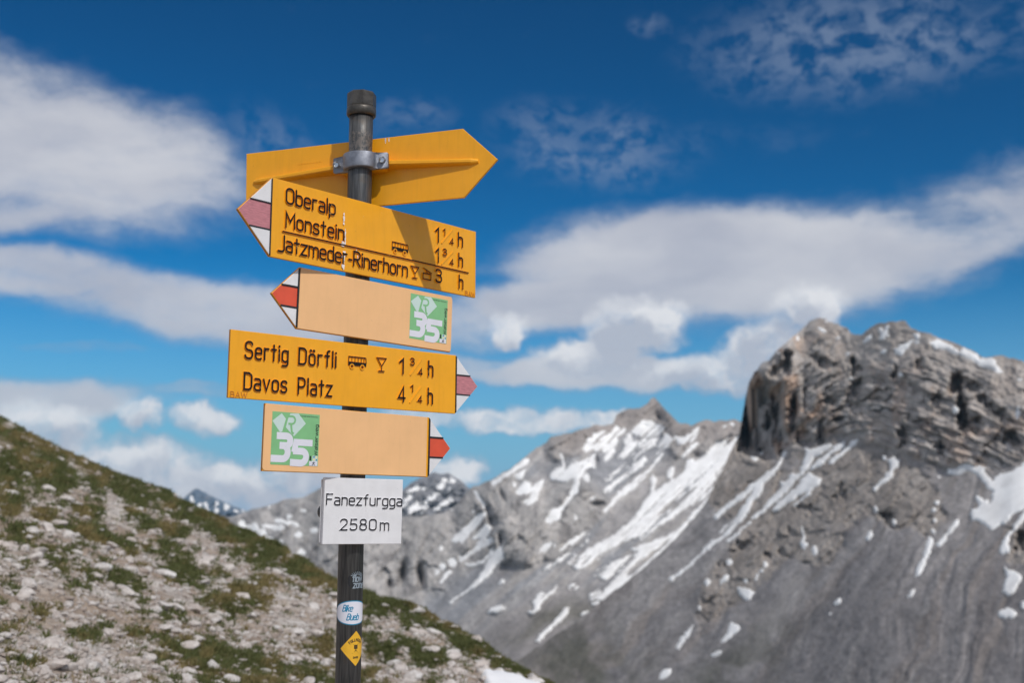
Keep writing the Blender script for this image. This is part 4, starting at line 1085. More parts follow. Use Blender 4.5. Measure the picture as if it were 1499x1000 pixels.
def text(root, s, u0, u1, v0, h, mats, w=.0047, raise_=.0034, gap=.17, v1=None, y=0., foot=.0015, slant=0., name='letter', sxmax=3., parts=True):
    """lettering from u0 to u1 along the plate at height v0; each raised letter its own part"""
    tot = 0
    for i, ch in enumerate(s): tot += gwidth(ch) * 1.0
    ng = len(s) - 1
    span = (u1 - u0 - w) / h
    sx = min((span) / (tot + gap * ng), sxmax)
    x = u0 + w / 2
    obs = []
    for i, ch in enumerate(s):
        if ch != ' ':
            me = glyph_mesh(ch, h, sx, w, raise_, foot, slant)
            if len(me.materials) == 0:
                for mm in mats: me.materials.append(mm)
            o = bpy.data.objects.new(name, me); COL.objects.link(o); o.parent = root
            t = (x - u0) / max(u1 - u0, 1e-6)
            o.location = (x, y, v0 + ((v1 - v0) * t if v1 is not None else 0)); obs.append(o)
            if tuple(me.materials[:]) != tuple(mats):
                for k_, mm in enumerate(mats): o.material_slots[k_].link = 'OBJECT'; o.material_slots[k_].material = mm
        x += (gwidth(ch) + gap) * sx * h
    return obs
def outline_part(name, pts, y0, y1, mat, parent, bevel=.0008, side_mat=None):
    """plate from a closed outline (x,z), y0 front to y1 back"""
    bm = bmesh.new()
    vf = [bm.verts.new((p[0], y0, p[1])) for p in pts]; vb = [bm.verts.new((p[0], y1, p[1])) for p in pts]
    ff = bm.faces.new(vf); fb = bm.faces.new(vb[::-1])
    n = len(pts)
    for i in range(n):
        f = bm.faces.new((vf[i], vb[i], vb[(i + 1) % n], vf[(i + 1) % n])); f.material_index = 1 if side_mat else 0
    if bevel:
        es = [e for e in bm.edges if len(e.link_faces) == 2 and (ff in e.link_faces or fb in e.link_faces)]
        bmesh.ops.bevel(bm, geom=es, offset=bevel, segments=2, profile=.5, affect='EDGES')
    me = finish(bm, name)
    me.materials.append(mat)
    if side_mat: me.materials.append(side_mat)
    o = bpy.data.objects.new(name, me); COL.objects.link(o)
    if parent is not None: o.parent = parent
    return o
def stroke_part(name, strokes, mats, parent, raise_=.0034, foot=.0015, y=0.):
    bm = bmesh.new()
    for si, (pts, rad, closed, w) in enumerate(strokes):
        stroke_bm(bm, round_path(pts, rad, closed), closed, w, -(raise_ + si * .00012), foot)
    me = finish(bm, name)
    for mm in mats: me.materials.append(mm)
    o = bpy.data.objects.new(name, me); COL.objects.link(o); o.parent = parent; o.location = (0, y, 0)
    return o
def sign_root(name, a, tau, off, z_top, h):
    a, tau = a, tau
    d = Vector((math.cos(a), math.sin(a), 0)); nn = Vector((-math.sin(a), math.cos(a), 0)); z = Vector((0, 0, 1))
    dd = d * math.cos(tau) + z * math.sin(tau); uu = -d * math.sin(tau) + z * math.cos(tau)
    o = Vector((PXP, PYP, 0)) + nn * off + z * (z_top + EYE) - uu * h
    e = bpy.data.objects.new(name, None); COL.objects.link(e); e.empty_display_size = .05
    e.matrix_world = Matrix(((dd.x, nn.x, uu.x, o.x), (dd.y, nn.y, uu.y, o.y), (dd.z, nn.z, uu.z, o.z), (0, 0, 0, 1)))
    return e
T_PL = .007
def rrect(x0, z0, x1, z1, r, corners):
    pts = [(x0, z0), (x1, z0), (x1, z1), (x0, z1)]
    return [tuple(p) for p in round_path(pts, [r if c else 0 for c in corners], True, 4)]
def tip_parts(root, xb, h, sgn, red, yb=0., bars=.0032):
    """the white-red-white arrow point: xb where the arrow starts, sgn the way it points"""
    k = h / 2; P = lambda x, z: (xb + sgn * x, z)
    t = bars; e = .0012
    yo = yb - .0008
    third = h / 3
    # outer slope: x = k at mid height, 0 at both ends
    sl = lambda z: (z if z < k else h - z)
    up = [P(t, 2 * third + t / 2), P(sl(2 * third + t / 2) - e, 2 * third + t / 2), P(t, h - t - e)]
    lo = [P(t, third - t / 2), P(t, t + e), P(sl(third - t / 2) - e, third - t / 2)]
    mid = [P(t, third + t / 2), P(sl(third + t / 2) - e, third + t / 2), P(k - e * 1.4, k), P(sl(2 * third - t / 2) - e, 2 * third - t / 2), P(t, 2 * third - t / 2)]
    outline_part('white_panel', up, yo, yb + .001, M_WHT, root, .0003)
    outline_part('white_panel', lo, yo, yb + .001, M_WHT, root, .0003)
    outline_part('red_panel', mid, yb - .0003, yb + .001, red, root, .0002)
    outline_part('divider_bar', [P(0, .0015), P(t, .0015 + t), P(t, h - .0015 - t), P(0, h - .0015)], yb - .0024, yb + .001, M_BLK, root, .0004)
    for zc in (third, 2 * third):
        x1 = sl(zc) - .001
        outline_part('divider_bar', [P(t + .0002, zc - t / 2), P(x1, zc - t / 2), P(x1, zc + t / 2), P(t + .0002, zc + t / 2)], yb - .0020, yb + .001, M_BLK, root, .0004)
def plate_outline(x0, x1, h, side):
    k = h / 2
    if side > 0: return [(x0, 0), (x1, 0), (x1 + k, k), (x1, h), (x0, h)]
    return [(x0, 0), (x1, 0), (x1, h), (x0, h), (x0 - k, k)]
def mount_block(root, xc, h, y0=T_PL):
    """cast boss behind the plate and the strap round the post"""
    outline_part('mounting_boss', [(xc - .045, h / 2 - .020), (xc + .045, h / 2 - .020), (xc + .045, h / 2 + .020), (xc - .045, h / 2 + .020)], y0 - .0005, y0 + .008, M_YEL, root, .001)
def bus(root, x0, z0, x1, z1, sign_m):
    w_ = x1 - x0; hh = z1 - z0; P = lambda a, b: (x0 + a * w_, z0 + b * hh)
    bm = bmesh.new()
    t = .0022
    # roof, waist body, window posts
    bars = [([P(.02, .98), P(.96, .98)], .0026), ([P(.03, .95), P(.02, .45)], t), ([P(.97, .98), P(.99, .45)], t)]
    for a in (.2, .37, .54, .71, .86): bars.append(([P(a, .95), P(a, .55)], .0015))
    for i, (pp, w) in enumerate(bars): stroke_bm(bm, [Vector(p) for p in pp], False, w, -(.0022 + i * .0001), .0015, cap=False)
    body = [P(0, .55), P(1, .55), P(1, .22), P(.91, .22), P(.83, .38), P(.73, .38), P(.66, .22), P(.34, .22), P(.27, .38), P(.17, .38), P(.09, .22), P(0, .22)]
    f1 = [bm.verts.new((p[0], -.0021, p[1])) for p in body]; f2 = [bm.verts.new((p[0], .0015, p[1])) for p in body]
    bm.faces.new(f1).material_index = 0
    for i in range(len(body)):
        bm.faces.new((f1[i], f1[(i + 1) % len(body)], f2[(i + 1) % len(body)], f2[i])).material_index = 1
    for c in (.21, .78):
        cx, cz = P(c, .14); r = .0055
        ring = [Vector((cx + r * math.cos(a), cz + r * math.sin(a))) for a in [k * math.pi / 6 for k in range(12)]]
        stroke_bm(bm, ring, True, .0020, -.0026, .0015, mi_top=2)
        ring = [Vector((cx + r * .35 * math.cos(a), cz + r * .35 * math.sin(a))) for a in [k * math.pi / 3 for k in range(6)]]
        stroke_bm(bm, ring, True, .0016, -.0024, .0015, mi_top=0)
    me = finish(bm, 'bus_symbol')
    for mm in (M_LET, M_YEL, M_YEL): me.materials.append(mm)
    o = bpy.data.objects.new('bus_symbol', me); COL.objects.link(o); o.parent = root
LY = (M_LET, M_YEL)
def glass(root, x0, x1, zt, zb):
    xc = (x0 + x1) / 2; zm = zb + (zt - zb) * .38; w = .0026
    stroke_part('glass_symbol', [([(x0, zt), (x1, zt), (xc, zm)], 0, True, w), ([(xc, zm), (xc, zb)], 0, False, w), ([(xc - .008, zb), (xc + .008, zb)], 0, False, w)], LY, root)
def streaks(root, data, y=-.0004):
    """irregular dried bird droppings running down the paint"""
    for (x, z0, z1, w, seed) in data:
        r = random.Random(seed); bm = bmesh.new(); n = 14; Lf, Rt = [], []
        for i in range(n + 1):
            t = i / n; z = z0 + (z1 - z0) * t; ww = w * (.35 + r.random() * .9) * (1 if 0 < i < n else .2); xo = x + (r.random() - .5) * w * .4
            Lf.append(bm.verts.new((xo - ww / 2, y, z))); Rt.append(bm.verts.new((xo + ww / 2, y, z)))
        for i in range(n):
            if r.random() < .96: bm.faces.new((Lf[i], Rt[i], Rt[i + 1], Lf[i + 1]))
        for v in [v for v in bm.verts if not v.link_faces]: bm.verts.remove(v)
        me = finish(bm, 'droppings_stain'); me.materials.append(M_DROP)
        o = bpy.data.objects.new('droppings_stain', me); COL.objects.link(o); o.parent = root
GS = 'hiking signs clamped to the post'

# ---- top sign, seen from behind
h = .1756
A_TOP = -16.0
rt = sign_root('direction_sign', R_(A_TOP), R_(1.6), .036, .8957, h)
tag(rt, 'yellow arrow sign seen from behind, clamped at the top of the post and pointing right', 'sign')
x0, x1 = -.3390, .2570
outline_part('plate', plate_outline(x0, x1, h, 1), 0, .008, M_YEL, rt, .0012, )
def wedge(name, xa, xb_, zc, za, ya, yb_, mat):
    """tapering rib: xa (deep, ya) to xb_ (shallow, yb_)"""
    bm = bmesh.new(); n = 14; prev = None
    dirn = 1 if xb_ > xa else -1
    for i in range(n + 1):
        t = i / n; x = xa + (xb_ - xa) * t; yy = ya + (yb_ - ya) * t; hh = za * (1 - .18 * t)
        if i == n: hh *= .55; yy *= .55
        zcc = zc[0] + (zc[1] - zc[0]) * t
        prof = [(0.001, -hh / 2 - .003), (-yy * .45, -hh / 2 - .001), (-yy * .85, -hh / 2 + .001), (-yy, -hh / 2 + .0035), (-yy, hh / 2 - .0035), (-yy * .85, hh / 2 - .001), (-yy * .45, hh / 2 + .001), (0.001, hh / 2 + .003)]
        ring = [bm.verts.new((x, y_, zcc + z_)) for y_, z_ in prof]
        if prev:
            for k in range(len(ring) - 1): bm.faces.new((prev[k], ring[k], ring[k + 1], prev[k + 1]))
        prev = ring
    bm.faces.new(prev)
    me = finish(bm, name); me.materials.append(mat)
    for p in me.polygons: p.use_smooth = False
    o = bpy.data.objects.new(name, me); COL.objects.link(o); o.parent = rt
wedge('rib', .050, .2960, (.1020, .0875), .0150, .030, .008, M_YEL)
wedge('rib', -.050, -.3150, (.1040, .0960), .0150, .030, .008, M_YEL)
outline_part('mounting_boss', rrect(-.060, .0835, .060, .1250, .006, (1, 1, 1, 1)), -.030, .001, M_YEL, rt, .003)
# strap: plan profile (x, y) swept over its height
YC = -.036
zc0, zc1 = .0840, .1245
prof = [(-.100, YC - .002), (-.052, YC - .002)]
for i in range(0, 15):
    a = math.pi - math.pi * i / 14
    prof.append((math.cos(a) * .0425 * (1 if 0 < i < 14 else 1.0), YC - .006 - math.sin(a) * .0375))
prof += [(.048, YC - .002), (.072, YC - .002)]
prof[0] = (-.074, YC - .002)
inner = [(-.074, YC + .008), (.072, YC + .008)]
bm = bmesh.new()
ring = prof + inner[::-1]
# keep the pipe clear: the strap's body closes against the boss behind the pipe, the pipe passes through it
vb_ = [bm.verts.new((p[0], p[1], zc0)) for p in ring]; vt_ = [bm.verts.new((p[0], p[1], zc1)) for p in ring]
fb_ = bm.faces.new(vb_); ft_ = bm.faces.new(vt_[::-1]); side = []
for i in range(len(ring)):
    side.append(bm.faces.new((vb_[i], vt_[i], vt_[(i + 1) % len(ring)], vb_[(i + 1) % len(ring)])))
es = [e for e in bm.edges if fb_ in e.link_faces or ft_ in e.link_faces]
bmesh.ops.bevel(bm, geom=es, offset=.0035, segments=4, profile=.5, affect='EDGES')
me = finish(bm, 'clamp'); me.materials.append(M_ALU)
for p in me.polygons: p.use_smooth = True
clamp = bpy.data.objects.new('clamp', me); COL.objects.link(clamp); clamp.parent = rt
for xb_ in (-.0640, .0600):
    bm = bmesh.new()
    bmesh.ops.create_cone(bm, cap_ends=True, segments=20, radius1=.0078, radius2=.0078, depth=.010)
    top = max(bm.faces, key=lambda f: f.calc_center_median().z)
    r_ins = bmesh.ops.inset_region(bm, faces=[top], thickness=.0028, depth=0)
    bmesh.ops.translate(bm, verts=list(top.verts), vec=(0, 0, -.005))
    bmesh.ops.rotate(bm, verts=bm.verts, matrix=Matrix.Rotation(R_(90), 3, 'X'))
    me = finish(bm, 'bolt'); me.materials.append(M_STEEL)
    o = bpy.data.objects.new('bolt', me); COL.objects.link(o); o.parent = clamp; o.location = (xb_, YC - .0065, .1043)
streaks(rt, [(.052, h - .0005, h - .016, .0035, 1), (.061, h - .0005, h - .013, .0028, 2)], -.0005)
# raised foundry dots on the back
for i in range(8):
    outline_part('casting_mark', rrect(-.190 + i * .0085, .1300, -.1845 + i * .0085, .1345 + (i % 3) * .001, .0012, (1, 1, 1, 1)), -.0006, .001, M_YEL, rt, .0002)

# ---- sign 1
h = .1821
r1 = sign_root('direction_sign', R_(50.03), R_(.12), -.045, .7124, h)
tag(r1, 'yellow arrow sign with three lines of black lettering from Oberalp down, pointing left', 'sign')
x0, x1 = -.3037, .3850
outline_part('plate', plate_outline(x0, x1, h, -1), 0, .008, M_YEL, r1, .0012, M_YEDGE)
tip_parts(r1, x0, h, -1, M_PNK)
mount_block(r1, 0, h, .008)
CH = .0345
text(r1, 'Oberalp', -.2675, -.1175, .1305, CH, LY)
text(r1, 'Monstein', -.2665, -.0885, .0745, CH, LY)
text(r1, 'Jatzmeder-Rinerhorn', -.2860, .1255, .0185, CH, LY, gap=.15)
stroke_part('underline', [([(-.2723, .0632), (.3530, .0632)], 0, False, .0030)], LY, r1)
text(r1, '1', .2222, .2370, .1265, .0370, LY); text(r1, '1', .2522, .2607, .1487, .0175, LY, w=.0028)
stroke_part('fraction_line', [([(.2500, .1270), (.2905, .1695)], 0, False, .0031)], (M_YEL, M_YEL), r1, .0024)
text(r1, '4', .2785, .2940, .1295, .0165, LY, w=.0028); text(r1, 'h', .3092, .3300, .1295, .0365, LY)
text(r1, '1', .2240, .2380, .0730, .0360, LY); text(r1, '3', .2530, .2680, .0955, .0170, LY, w=.0028)
stroke_part('fraction_line', [([(.2505, .0710), (.2935, .1108)], 0, False, .0031)], (M_YEL, M_YEL), r1, .0024)
text(r1, '4', .2792, .2945, .0742, .0155, LY, w=.0028); text(r1, 'h', .3115, .3310, .0752, .0350, LY)
text(r1, '3', .2255, .2505, .0215, .0325, LY); text(r1, 'h', .3138, .3330, .0165, .0350, LY)
glass(r1, .1370, .1640, .0480, .0190)
stroke_part('cable_car_symbol', [([(.1800, .0220), (.2090, .0220), (.2090, .0365), (.1800, .0365)], 0, True, .0026), ([(.1955, .0370), (.1900, .0480)], 0, False, .0022), ([(.1815, .0500), (.2120, .0395)], 0, False, .0022)], LY, r1)
bus(r1, .0690, .0735, .1265, .1000, r1)
text(r1, 'BAW', .3420, .3835, .0015, .0115, (M_YEDGE, M_YEL), w=.0018, raise_=.0012)
streaks(r1, [(-.0905, .142, .112, .0050, 3), (-.085, .104, .062, .0035, 4), (-.0885, .052, .0015, .0085, 5), (-.0925, .072, .058, .0110, 6), (-.048, .0590, .0500, .0035, 7), (-.0440, .046, .035, .0030, 8)], -.00245)

# ---- beige signs with the green route stickers
def route_sticker(root, x0, x1, z0, z1, yb):
    W_, H_ = x1 - x0, z1 - z0
    P = lambda a, b: (x0 + a * W_, z1 - b * H_)
    st_ = outline_part('route_sticker', [P(0, 1), P(1, 1), P(1, 0), P(0, 0)], yb - .0004, yb + .0004, M_GRN, root, 0)
    def flat(name, pts, mat, y):
        bm = bmesh.new(); f = bm.faces.new([bm.verts.new((p[0], y, p[1])) for p in pts]); bmesh.ops.triangulate(bm, faces=[f]); me = finish(bm, name); me.materials.append(mat)
        o = bpy.data.objects.new(name, me); COL.objects.link(o); o.parent = st_; return o
    y1 = yb - .00060
    flat('emblem', [P(.19, .025), P(.28, .125), P(.215, .37), P(.17, .385), P(.005, .18)], M_SPALE, y1)
    flat('emblem', [P(.37, .02), P(.54, .005), P(.705, .19), P(.465, .445), P(.405, .40), P(.285, .285), P(.325, .12)], M_SPALE, y1)
    def strokes(name, L, mat, y):
        bm = bmesh.new()
        for i, (pts, rad, closed, w) in enumerate(L):
            stroke_bm(bm, round_path([P(*p) for p in pts], rad, closed, 8), closed, w, y - i * .00006, None, cap=False)
        me = finish(bm, name); me.materials.append(mat)
        o = bpy.data.objects.new(name, me); COL.objects.link(o); o.parent = st_; return o
    strokes('emblem_letter', [([(.33, .075), (.475, .065), (.475, .215), (.335, .215)], [0, .009, .009, 0], False, .0045), ([(.39, .215), (.415, .38), (.455, .40)], [0, .006, 0], False, .0050)], M_GRN, yb - .00085)
    B = .0158
    strokes('numeral', [([(.105, .452), (.395, .452), (.385, .635), (.19, .635)], [0, .0105, .0105, 0], False, B), ([(.17, .635), (.355, .635), (.335, .885), (.0, .885)], [0, .0135, .0140, 0], False, B)], M_SWH, yb - .00070)
    strokes('numeral', [([(.865, .558), (.515, .558), (.475, .752)], 0, False, .0150), ([(.455, .725), (.755, .725), (.715, .955), (.40, .945)], [0, .0150, .0150, 0], False, B)], M_SWH, yb - .00070)
    flat('figure_panel', [P(.805, .905), P(.985, .905), P(.985, .995), P(.805, .995)], M_SWH, y1 - .0004)
    flat('figure_panel', [P(.87, .80), P(.985, .80), P(.985, .905), P(.87, .905)], M_SPALE, y1 - .0004)
    flat('black_mark', [P(.812, .805), P(.845, .805), P(.845, .895), P(.812, .895)], M_BLK, y1 - .0004)
    for (a, b, mt) in ((.905, .825, M_BLUE), (.96, .825, M_LYEL), (.905, .875, M_LYEL), (.96, .88, M_BLUE)):
        flat('dot', [P(a - .016, b - .014), P(a + .016, b - .014), P(a + .016, b + .014), P(a - .016, b + .014)], mt, y1 - .0006)
    strokes('hiker_figure', [([(.90, .925), (.895, .955)], 0, False, .0016), ([(.895, .955), (.865, .985)], 0, False, .0013), ([(.895, .955), (.925, .98)], 0, False, .0013), ([(.87, .94), (.93, .935)], 0, False, .0011), ([(.905, .918), (.908, .914)], 0, False, .003)], M_BLK, y1 - .0007)
    # upright route name and the small heading
    for (s_, sx0, length, zz_, hh_, w_, rot_) in (('Walserweg', .975, .60, .80, .0090, .00135, True), ('Wanderland Schweiz', .58, .38, .058, .0026, .0004, False)):
        tot = sum(gwidth(c) for c in s_) + .16 * (len(s_) - 1)
        x = 0; sx_ = (length * (H_ if rot_ else W_)) / (tot * hh_)
        for c in s_:
            if c != ' ':
                bm = bmesh.new()
                for i, g in enumerate(GLY[c]):
                    pts = [Vector((p.x * hh_ * sx_ + x, p.y * hh_)) for p in round_path(g[0], g[1], g[2])]
                    if rot_: pts = [Vector((P(sx0, 0)[0] - p.y, P(0, zz_)[1] + p.x)) for p in pts]
                    else: pts = [Vector((P(sx0, 0)[0] + p.x, P(0, zz_)[1] + p.y)) for p in pts]
                    stroke_bm(bm, pts, g[2], w_ * (g[3] if len(g) > 3 else 1), y1 - .0003 - i * .00005, None, cap=False)
                me = finish(bm, 'letter'); me.materials.append(M_BLK)
                o = bpy.data.objects.new('letter', me); COL.objects.link(o); o.parent = st_
            x += (gwidth(c) + .16) * hh_ * sx_
h = .1448
r2_ = sign_root('direction_sign', R_(44.18), R_(-1.42), -.045, .5197, h)
tag(r2_, 'blank beige arrow sign pointing left, green 35 sticker at its right end', 'sign')
x0, x1 = -.1969, .2703
outline_part('plate', plate_outline(x0, x1 - .001, h, -1), 0, .008, M_YEL, r2_, .0012, M_YEDGE)
outline_part('cover_sheet', rrect(x0 + .001, .0012, x1, h - .0008, .008, (0, 1, 1, 0)), -.0016, .001, M_BEI, r2_, .0006)
tip_parts(r2_, x0, h, -1, M_RED, 0, .0042)
mount_block(r2_, 0, h, .008)
route_sticker(r2_, .1315, .2540, .0197, .1340, -.0016)

h = .1509
r3 = sign_root('direction_sign', R_(42.74), R_(-.1), -.045, .3616, h)
tag(r3, 'yellow arrow sign lettered Sertig Doerfli and Davos Platz, pointing right', 'sign')
r3['label'] = 'yellow arrow sign lettered Sertig Dörfli and Davos Platz, pointing right'
x0, x1 = -.3639, .2799
outline_part('plate', plate_outline(x0, x1, h, 1), 0, .008, M_YEL, r3, .0012, M_YEDGE)
tip_parts(r3, x1, h, 1, M_PNK)
mount_block(r3, 0, h, .008)
CH = .0365
text(r3, 'Sertig', -.3300, -.2170, .0905, CH, LY, gap=.22)
text(r3, 'Dörfli', -.1920, -.0870, .0890, CH, LY, gap=.22)
text(r3, 'Davos', -.3300, -.2180, .0210, CH, LY, gap=.2)
text(r3, 'Platz', -.1915, -.0960, .0200, CH, LY, gap=.22)
bus(r3, -.0535, .0915, -.0010, .1190, r3)
glass(r3, .0300, .0570, .1225, .0905)
for (zz_, c1, c2, dz, sup) in ((.0895, '1', '3', 0, (.1140, .1312, .1445)), (.0205, '4', '1', 0, (.0465, .1328, .1415))):
    text(r3, c1, .0945 if c1 == '4' else .0962, .1190 if c1 == '4' else .1112, zz_, .0365, LY)
    text(r3, c2, sup[1], sup[2], sup[0], .0165, LY, w=.0028)
    stroke_part('fraction_line', [([(.1335, zz_ - .001), (.1675, zz_ + .0405)], 0, False, .0031)], (M_YEL, M_YEL), r3, .0024)
    text(r3, '4', .1560, .1710, zz_ + .001, .0160, LY, w=.0028)
    text(r3, 'h', .1868, .2050, zz_, .0385, LY)
text(r3, 'BAW', -.3600, -.3175, .0020, .0120, (M_YEDGE, M_YEL), w=.0018, raise_=.0012)

h = .1498
r4 = sign_root('direction_sign', R_(45.15), R_(-.71), -.045, .2000, h)
tag(r4, 'blank beige arrow sign pointing right, green 35 sticker at its left end', 'sign')
x0, x1 = -.2815, .1998
outline_part('plate', plate_outline(x0 + .001, x1, h, 1), 0, .008, M_YEL, r4, .0012, M_YEDGE)
outline_part('cover_sheet', rrect(x0, .0012, x1 - .0060, h - .0008, .008, (1, 0, 0, 1)), -.0016, .001, M_BEI, r4, .0006)
tip_parts(r4, x1, h, 1, M_RED, 0, .0042)
mount_block(r4, 0, h, .008)
route_sticker(r4, -.2622, -.1344, .0152, .1335, -.0016)
tag(r1, group=GS)
for r_i in (rt, r1, r2_, r3, r4): r_i['group'] = GS

# ---- place-name plate
h = .1534
r5 = sign_root('place_name_sign', R_(34.66), R_(-.85), -.050, .0415, h)
tag(r5, 'small white plate reading Fanezfurgga 2580 m, below the arrow signs', 'sign')
x0, x1 = -.0965, .1104
outline_part('plate', rrect(x0, 0, x1, h, .0015, (1, 1, 1, 1)), 0, .012, M_WHT, r5, .0012)
outline_part('back_plate', rrect(x0 - .0008, .003, x1 - .004, h - .004, .0015, (1, 1, 1, 1)), .0145, .019, M_WHT, r5, .001)
LW = (M_LETW, M_WHT)
text(r5, 'Fanezfurgga', -.0925, .1088, .0908, .0245, LW, w=.0029, raise_=.0020, gap=.16)
text(r5, '2580', -.0545, .0415, .0332, .0245, LW, w=.0031, raise_=.0020, gap=.22)
text(r5, 'm', .0500, .0752, .0320, .0262, LW, w=.0027, raise_=.0020)
ringp = [Vector((math.cos(a) * .009 - .0868, math.sin(a) * .013 + .074)) for a in [k * math.pi / 10 for k in range(20)]]
bm = bmesh.new(); stroke_bm(bm, ringp, True, .0030, -.0, .010); me = finish(bm, 'clamp_loop'); me.materials.append(M_BLK); me.materials.append(M_BLK)
o = bpy.data.objects.new('clamp_loop', me); COL.objects.link(o); o.parent = r5; o.location = (0, .022, 0)

# ---- the post
post = bpy.data.objects.new('signpost', None); COL.objects.link(post)
az0 = math.atan2(PXP, PYP); rr0 = math.hypot(PXP, PYP); zg = float(ground_z(np.array([az0]), np.array([rr0]))[0])
post.location = (PXP, PYP, 0)
tag(post, 'dark round steel post that carries the hiking signs, hexagonal cap on top', 'post')
post['label'] = 'dark round steel post with a faceted cap, carrying all the hiking signs'
Z_TOP = 2.60
def lathe(name, prof, seg, mat, parent, smooth=True, facet=None):
    bm = bmesh.new(); rings = []
    for (r, z) in prof:
        rings.append([bm.verts.new((r * math.cos(2 * math.pi * k / seg), r * math.sin(2 * math.pi * k / seg), z)) for k in range(seg)])
    for a, b in zip(rings[:-1], rings[1:]):
        for k in range(seg): bm.faces.new((a[k], a[(k + 1) % seg], b[(k + 1) % seg], b[k]))
    bm.faces.new(rings[0][::-1]); bm.faces.new(rings[-1])
    me = finish(bm, name); me.materials.append(mat)
    if smooth: me.polygons.foreach_set('use_smooth', [len(p.vertices) == 4 for p in me.polygons])
    o = bpy.data.objects.new(name, me); COL.objects.link(o)
    if parent is not None: o.parent = parent
    return o
# heights from the picture: cap 1.057..0.985 above eye level, scratched collar below
def z_at(py):
    t = (500 - py) / F
    return (t * (PXP * V_FW[0] + PYP * V_FW[1]) - (PXP * V_U[0] + PYP * V_U[1])) / (V_U[2] - t * V_FW[2]) + EYE
zc_t, zc_m, zc_b, zcol = z_at(137), z_at(158), z_at(169), z_at(206)
lathe('pipe', [(RP, zg - .3), (RP, z_at(243)), (RP * .995, z_at(240)), (RP * .965, z_at(232)), (RP * .965, z_at(212)), (RP * .99, z_at(205)), (RP * .99, zc_b + .002)], 64, M_PIPE, post)
cap = lathe('cap', [(.0355, zc_m - .001), (.0365, zc_m + .002), (.0365, zc_t - .003), (.034, zc_t)], 8, M_CAP, post, False)
cap.rotation_euler = (0, 0, R_(14))
lathe('cap_flange', [(.0335, zc_b - .004), (.0368, zc_b), (.0370, zc_m - .006), (.0355, zc_m)], 48, M_CAP, post)

# stickers on the post, bent round the pipe. theta measured from the side facing the path
def wrap(theta0, z0, rad):
    c0 = -math.pi / 2 - math.atan2(-PXP, PYP) * -1
    def f(co):
        x, y, z = co
        th = c0 + theta0 + x / RP
        r = rad - y
        return (r * math.cos(th), r * math.sin(th), z0 + z)
    return f
def wrapped_shape(name, cols, theta0, z0, rad, mat, parent):
    """cols: list of (x, zlow, zhigh) strips"""
    f = wrap(theta0, z0, rad); bm = bmesh.new(); prev = None
    for (x, a, b) in cols:
        cur = (bm.verts.new(f((x, 0, a))), bm.verts.new(f((x, 0, b))))
        if prev: bm.faces.new((prev[0], cur[0], cur[1], prev[1]))
        prev = cur
    me = finish(bm, name); me.materials.append(mat)
    me.polygons.foreach_set('use_smooth', [True] * len(me.polygons))
    o = bpy.data.objects.new(name, me); COL.objects.link(o); o.parent = parent
    return o
def wrapped_text(parent, s_, xc, z, h_, w_, theta0, z0, rad, mat, slant=0., gap=.16, arc=0., arc_r=.03):
    tot = sum(gwidth(c) for c in s_) + gap * (len(s_) - 1); x = xc - tot * h_ / 2; f = wrap(theta0, z0, rad)
    for c in s_:
        if c != ' ':
            bm = bmesh.new()
            for i, g in enumerate(GLY[c]):
                P_ = [Vector((p.x * h_ + p.y * h_ * slant, p.y * h_)) for p in round_path(g[0], g[1], g[2])]
                if arc:
                    xm = x + gwidth(c) * h_ / 2 - xc; an = -xm / arc_r
                    P_ = [Vector((p.x - gwidth(c) * h_ / 2, p.y)) for p in P_]
                    P_ = [Vector((p.x * math.cos(an) - p.y * math.sin(an) + arc_r * math.sin(-an) + xc, p.x * math.sin(an) + p.y * math.cos(an) + arc_r * (math.cos(an) - 1) + z)) for p in P_]
                else: P_ = [Vector((p.x + x, p.y + z)) for p in P_]
                stroke_bm(bm, P_, g[2], w_ * (g[3] if len(g) > 3 else 1), -i * .00004, None, xf=f)
            me = finish(bm, 'letter'); me.materials.append(mat)
            o = bpy.data.objects.new('letter', me); COL.objects.link(o); o.parent = parent
        x += (gwidth(c) + gap) * h_
def arcs(n, f): return [f(-1 + 2 * i / n) for i in range(n + 1)]
# blue-rimmed oval
zb = z_at(896)
th_e = R_(16)
ov1 = wrapped_shape('oval_sticker', arcs(60, lambda t: (t * .0500, -math.sqrt(max(0, 1 - t * t)) * .0282, math.sqrt(max(0, 1 - t * t)) * .0282)), th_e, zb, RP + .0003, M_BLUE, post)
ov1['label'] = 'white oval sticker with a blue rim, lettered Bike'
wrapped_shape('oval_face', arcs(60, lambda t: (t * .0478, -math.sqrt(max(0, 1 - t * t)) * .0258, math.sqrt(max(0, 1 - t * t)) * .0258)), th_e, zb, RP + .0005, M_SWH, ov1)
wrapped_text(ov1, 'Bike', -.014, .0035, .0140, .0023, th_e, zb, RP + .0007, M_BLUE, .28, .13)
wrapped_text(ov1, 'Bueb', -.001, -.0165, .0140, .0023, th_e, zb, RP + .0007, M_BLUE, .28, .13)
